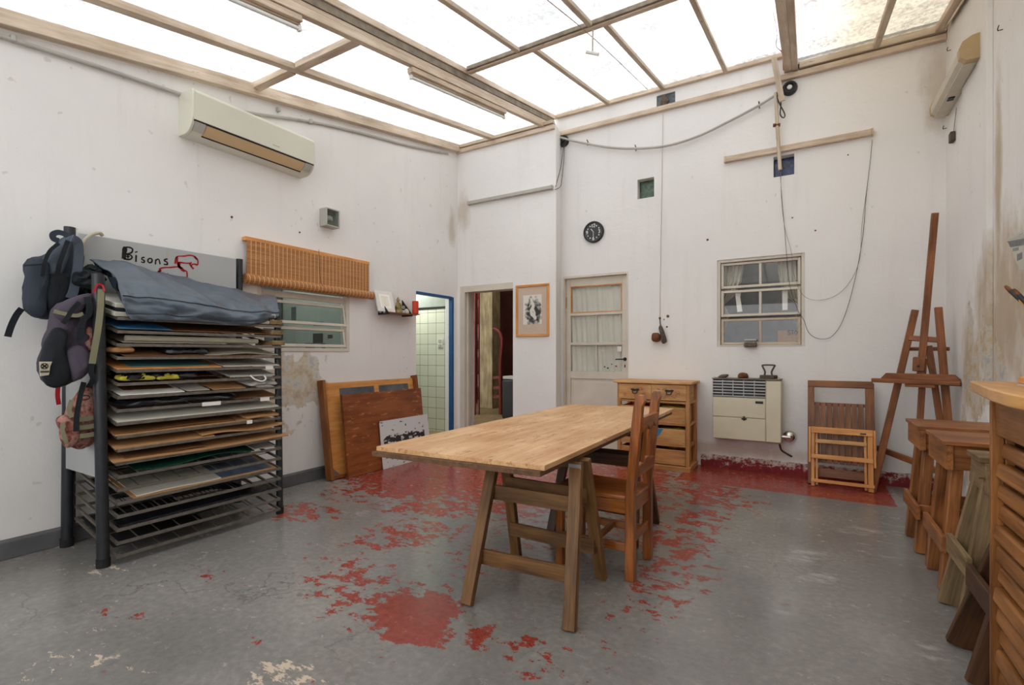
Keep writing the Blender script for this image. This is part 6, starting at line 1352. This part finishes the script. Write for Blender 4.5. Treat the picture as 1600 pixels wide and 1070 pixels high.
# ------------------------------------------------------------------ bags hanging on the rack's left side
def out(X, pts, c):                                   # outline in a plane x = X about the point c
    o_ = onX(*c, X); return [((onX(a, b, X)-o_).y, (onX(a, b, X)-o_).z) for a, b in pts], o_
def bag(X, pts, c, t0, t1, name, mat, par, amp=.02, seed=0, fr=11, tilt=None, **k):
    ol, o_ = out(X, pts, c); return MB().puff(Fr(o_, (0, 1, 0), (0, 0, 1), (1, 0, 0)), ol, t0, t1, 7, amp, seed, fr, **k).build(name, mat, par, ang=180)
c = (85, 440); p = onX(*c, -3.9)
t = thing('backpack', 'slate blue grey backpack hanging from the rear post of the rack, topmost of three bags', 'backpack', p, group=None)
bag(-3.95, [(100, 372), (121, 374), (127, 395), (124, 430), (117, 470), (100, 492), (72, 500), (48, 494), (36, 474), (37, 440), (42, 408), (62, 402), (82, 385)], c, -.07, .13, 'body', 'bp_blue', t, .03, 1)
bag(-3.83, [(42, 408), (68, 408), (72, 440), (68, 478), (66, 496), (46, 492), (36, 474), (37, 440)], (55, 450), -.02, .09, 'front_pocket', 'bp_blue', t, .012, 4)
bag(-3.80, [(70, 434), (92, 426), (108, 440), (104, 466), (84, 482), (72, 484)], (86, 455), -.01, .05, 'mesh_pocket', 'bp_dark', t, .012, 6)
bag(-3.82, [(66, 404), (92, 374), (112, 370), (106, 392), (94, 428), (72, 434), (70, 418)], (90, 400), -.01, .07, 'top_flap', 'bp_grey', t, .02, 7)
X = -3.78; W_ = lambda x, y, X=X: onX(x, y, X)
def ribbon(pts, wd, th, name, mat, par, up=(1, 0, 0)):
    P_ = smooth_line(pts, 7); mb = MB(); upv = Vector(up); vs = []; 
    for i, q in enumerate(P_):
        tg = (P_[min(i+1, len(P_)-1)]-P_[max(i-1, 0)]).normalized(); sd = tg.cross(upv).normalized()*wd/2; nn = sd.cross(tg).normalized()*th/2
        vs += [q-sd-nn, q+sd-nn, q+sd+nn, q-sd+nn]
    fs = []
    for i in range(len(P_)-1):
        a = 4*i
        for k in range(4): fs.append((a+k, a+(k+1) % 4, a+4+(k+1) % 4, a+4+k))
    fs += [(0, 3, 2, 1), (len(vs)-4, len(vs)-3, len(vs)-2, len(vs)-1)]; mb.add(vs, fs); return mb.build(name, mat, par)
ribbon([W_(92, 376), W_(84, 373), W_(83, 366), W_(92, 363), W_(104, 367), W_(110, 372)], .030, .006, 'grab_handle', 'bp_blue', t)
ribbon([W_(34, 482, -3.86), W_(26, 492, -3.86), W_(18, 508, -3.86), W_(12, 526, -3.86)], .030, .006, 'strap', 'bp_dark', t)
ribbon([W_(92, 380, -3.72), W_(78, 392, -3.72), W_(70, 410, -3.71), W_(66, 432, -3.72)], .018, .004, 'zip', 'bp_dark', t)
ribbon([W_(106, 376, -3.72), W_(100, 392, -3.70), W_(93, 412, -3.70), W_(90, 430, -3.72)], .022, .004, 'strap', 'bp_dark', t)
ribbon([W_(112, 372, -3.70), W_(122, 380, -3.72), W_(122, 410, -3.74), W_(116, 450, -3.74), W_(110, 466, -3.75)], .045, .010, 'shoulder_strap', 'bp_grey', t)
ribbon([W_(38, 415, -3.74), W_(52, 414, -3.72), W_(66, 413, -3.72)], .008, .003, 'seam', 'bp_dark', t)
# purple bag
c = (112, 520); p = onX(*c, -3.55)
t = thing('backpack', 'faded purple and black backpack hanging from the front left post of the rack', 'backpack', p)
bag(-3.58, [(104, 468), (132, 458), (150, 462), (147, 500), (141, 540), (138, 570), (124, 592), (98, 604), (74, 602), (63, 585), (62, 560), (70, 530), (80, 500), (84, 482)], c, -.09, .10, 'body', 'bp_purple', t, .03, 11)
bag(-3.48, [(72, 528), (84, 512), (102, 520), (100, 545), (108, 590), (94, 604), (72, 602), (63, 585), (62, 560)], (85, 565), -.02, .055, 'black_pocket', 'bp_dark', t, .014, 12)
bag(-3.47, [(102, 548), (126, 540), (139, 560), (135, 582), (120, 594), (110, 590)], (120, 568), -.02, .05, 'side_pocket', 'bp_purple', t, .012, 14)
bag(-3.50, [(82, 484), (108, 466), (136, 458), (146, 466), (132, 480), (108, 498), (90, 500)], (112, 480), -.02, .07, 'top_lid', 'bp_purple', t, .012, 15)
W_ = lambda x, y, X=-3.42: onX(x, y, X)
ribbon([W_(84, 486), W_(100, 490), (W_(118, 493)), W_(130, 490)], .020, .005, 'zip_band', 'khaki', t)
ribbon([W_(124, 472), W_(112, 485), W_(104, 498), W_(98, 505)], .022, .006, 'strap', 'bp_dark', t)
ribbon([W_(136, 464, -3.43), W_(140, 478, -3.42), W_(138, 492, -3.42), W_(130, 500, -3.41), W_(124, 530, -3.41)], .028, .008, 'strap', 'bp_dark', t)
f = Fr(W_(68, 573, -3.415), Vector((0, 1, 0)), Vector((0, 0, 1)), Vector((1, 0, 0))); o_ = W_(68, 573, -3.415)
pq = lambda a, b: ((W_(a, b, -3.415)-o_).y, (W_(a, b, -3.415)-o_).z)
lb = MB().prism(f, [pq(62, 565), pq(82, 565), pq(79, 572), pq(77, 586), pq(63, 588)], -.012, .0).build('label_patch', 'beigepaper', t, bevel=.002)
f2 = Fr(W_(69.5, 572, -3.4145), f.u, f.v, f.n)
mb = MB(); mb.stroke(f2, [(.014*cos(a), .014*sin(a)) for a in [2*pi*k/20 for k in range(21)]], .0035, .0); mb.stroke(f2, [(-.009, -.009), (.009, .009)], .006, .0); mb.stroke(f2, [(-.009, .009), (.009, -.009)], .006, .0014)
for k in range(6): mb.fbox(f2, -.016+k*.006, -.012+k*.006, -.034, -.024, 0, .001)
mb.build('round_cross_mark', 'ink', lb)
ribbon([onX(146, 458, -3.415), onX(152, 445, -3.42), onX(160, 446, -3.42), onX(163, 455, -3.40)], .009, .003, 'hang_loop', 'redcloth', t)
# khaki strap of the lower bag
c = (128, 660); p = onX(*c, -3.5)
t = thing('camouflage_bag', 'small pink brown camouflage sling bag hanging lowest on the rack', 'bag', p)
bag(-3.60, [(132, 600), (146, 602), (152, 618), (153, 645), (149, 675), (142, 692), (128, 700), (112, 700), (104, 690), (100, 668), (104, 640), (112, 625), (122, 612)], c, -.05, .085, 'body', 'camo', t, .015, 21)
bag(-3.51, [(88, 655), (100, 648), (114, 652), (122, 668), (120, 690), (106, 700), (96, 690), (92, 672)], (106, 675), -.03, .045, 'front_pouch', 'camo', t, .012, 22)
W_ = lambda x, y, X=-3.485: onX(x, y, X)
for yy in (655, 668, 681): ribbon([W_(124, yy), W_(136, yy-1), W_(147, yy-3)], .026, .006, 'webbing', 'khaki', t)
ribbon([W_(131, 597, -3.47), W_(125, 620, -3.46), W_(120, 650, -3.455), W_(119, 674, -3.45)], .024, .005, 'black_strap', 'bp_dark', t)
ribbon([W_(112, 652, -3.46), W_(108, 640, -3.46), W_(112, 625, -3.47)], .02, .005, 'webbing', 'khaki', t)
ribbon([W_(98, 660, -3.452), W_(98, 675, -3.445), W_(104, 692, -3.45)], .018, .005, 'webbing', 'khaki', t)
ribbon([onX(158, 452, -3.415), onX(157, 480, -3.40), onX(153, 515, -3.39), onX(147, 550, -3.40), onX(144, 568, -3.41)], .030, .005, 'long_strap', 'khaki', t)
ribbon([onX(144, 568, -3.41), onX(142, 580, -3.415), onX(145, 592, -3.42), onX(138, 605, -3.46)], .024, .008, 'strap_buckle', 'bp_dark', t)
mb = MB(); MB().tube([W_(133, 621, -3.48)+Vector((0, .02*cos(a), .012*sin(a))) for a in [2*pi*k/14 for k in range(15)]], .003).build('ring', 'darksteel', t)
# patterned scarf glimpsed between bag and post, red hook strap behind
f = Fr(onX(141, 535, -3.52), (0, 1, 0), (0, 0, 1), (1, 0, 0)); o = MB().puff(f, [(-.03, -.08), (.03, -.08), (.03, .06), (-.02, .08)], -.03, .03, 4, .012, 33, 30).build('scarf', 'camo'); tag(o, 'bit of patterned pink cloth between the purple backpack and the post', 'cloth')
o = ribbon([onX(91, 602, -3.9), onX(90, 618, -3.9), onX(92, 632, -3.9)], .022, .004, 'red_strap', 'redcloth', None); tag(o, 'short red strap end hanging behind the purple backpack', 'strap')
ropeP = [onX(a, b, X) for a, b, X in ((127, 388, -3.9), (132, 376, -3.9), (143, 367, -3.92), (155, 364, -3.93), (160, 368, -3.94))]
o = MB().tube(smooth_line(ropeP), .011, 8).build('rope_handle', 'beigepaper'); tag(o, 'pale braided rope arching over the top left of the grey panel', 'rope')
o = MB().puff(Fr(FBW.p(*BW(1005, 0), 0), (1, 0, 0), (0, 0, 1), (0, -1, 0)), [(-.01, -.01), (.01, -.01), (.01, .01), (-.01, .01)], 0, .01, 2, 0, 0) if 0 else None
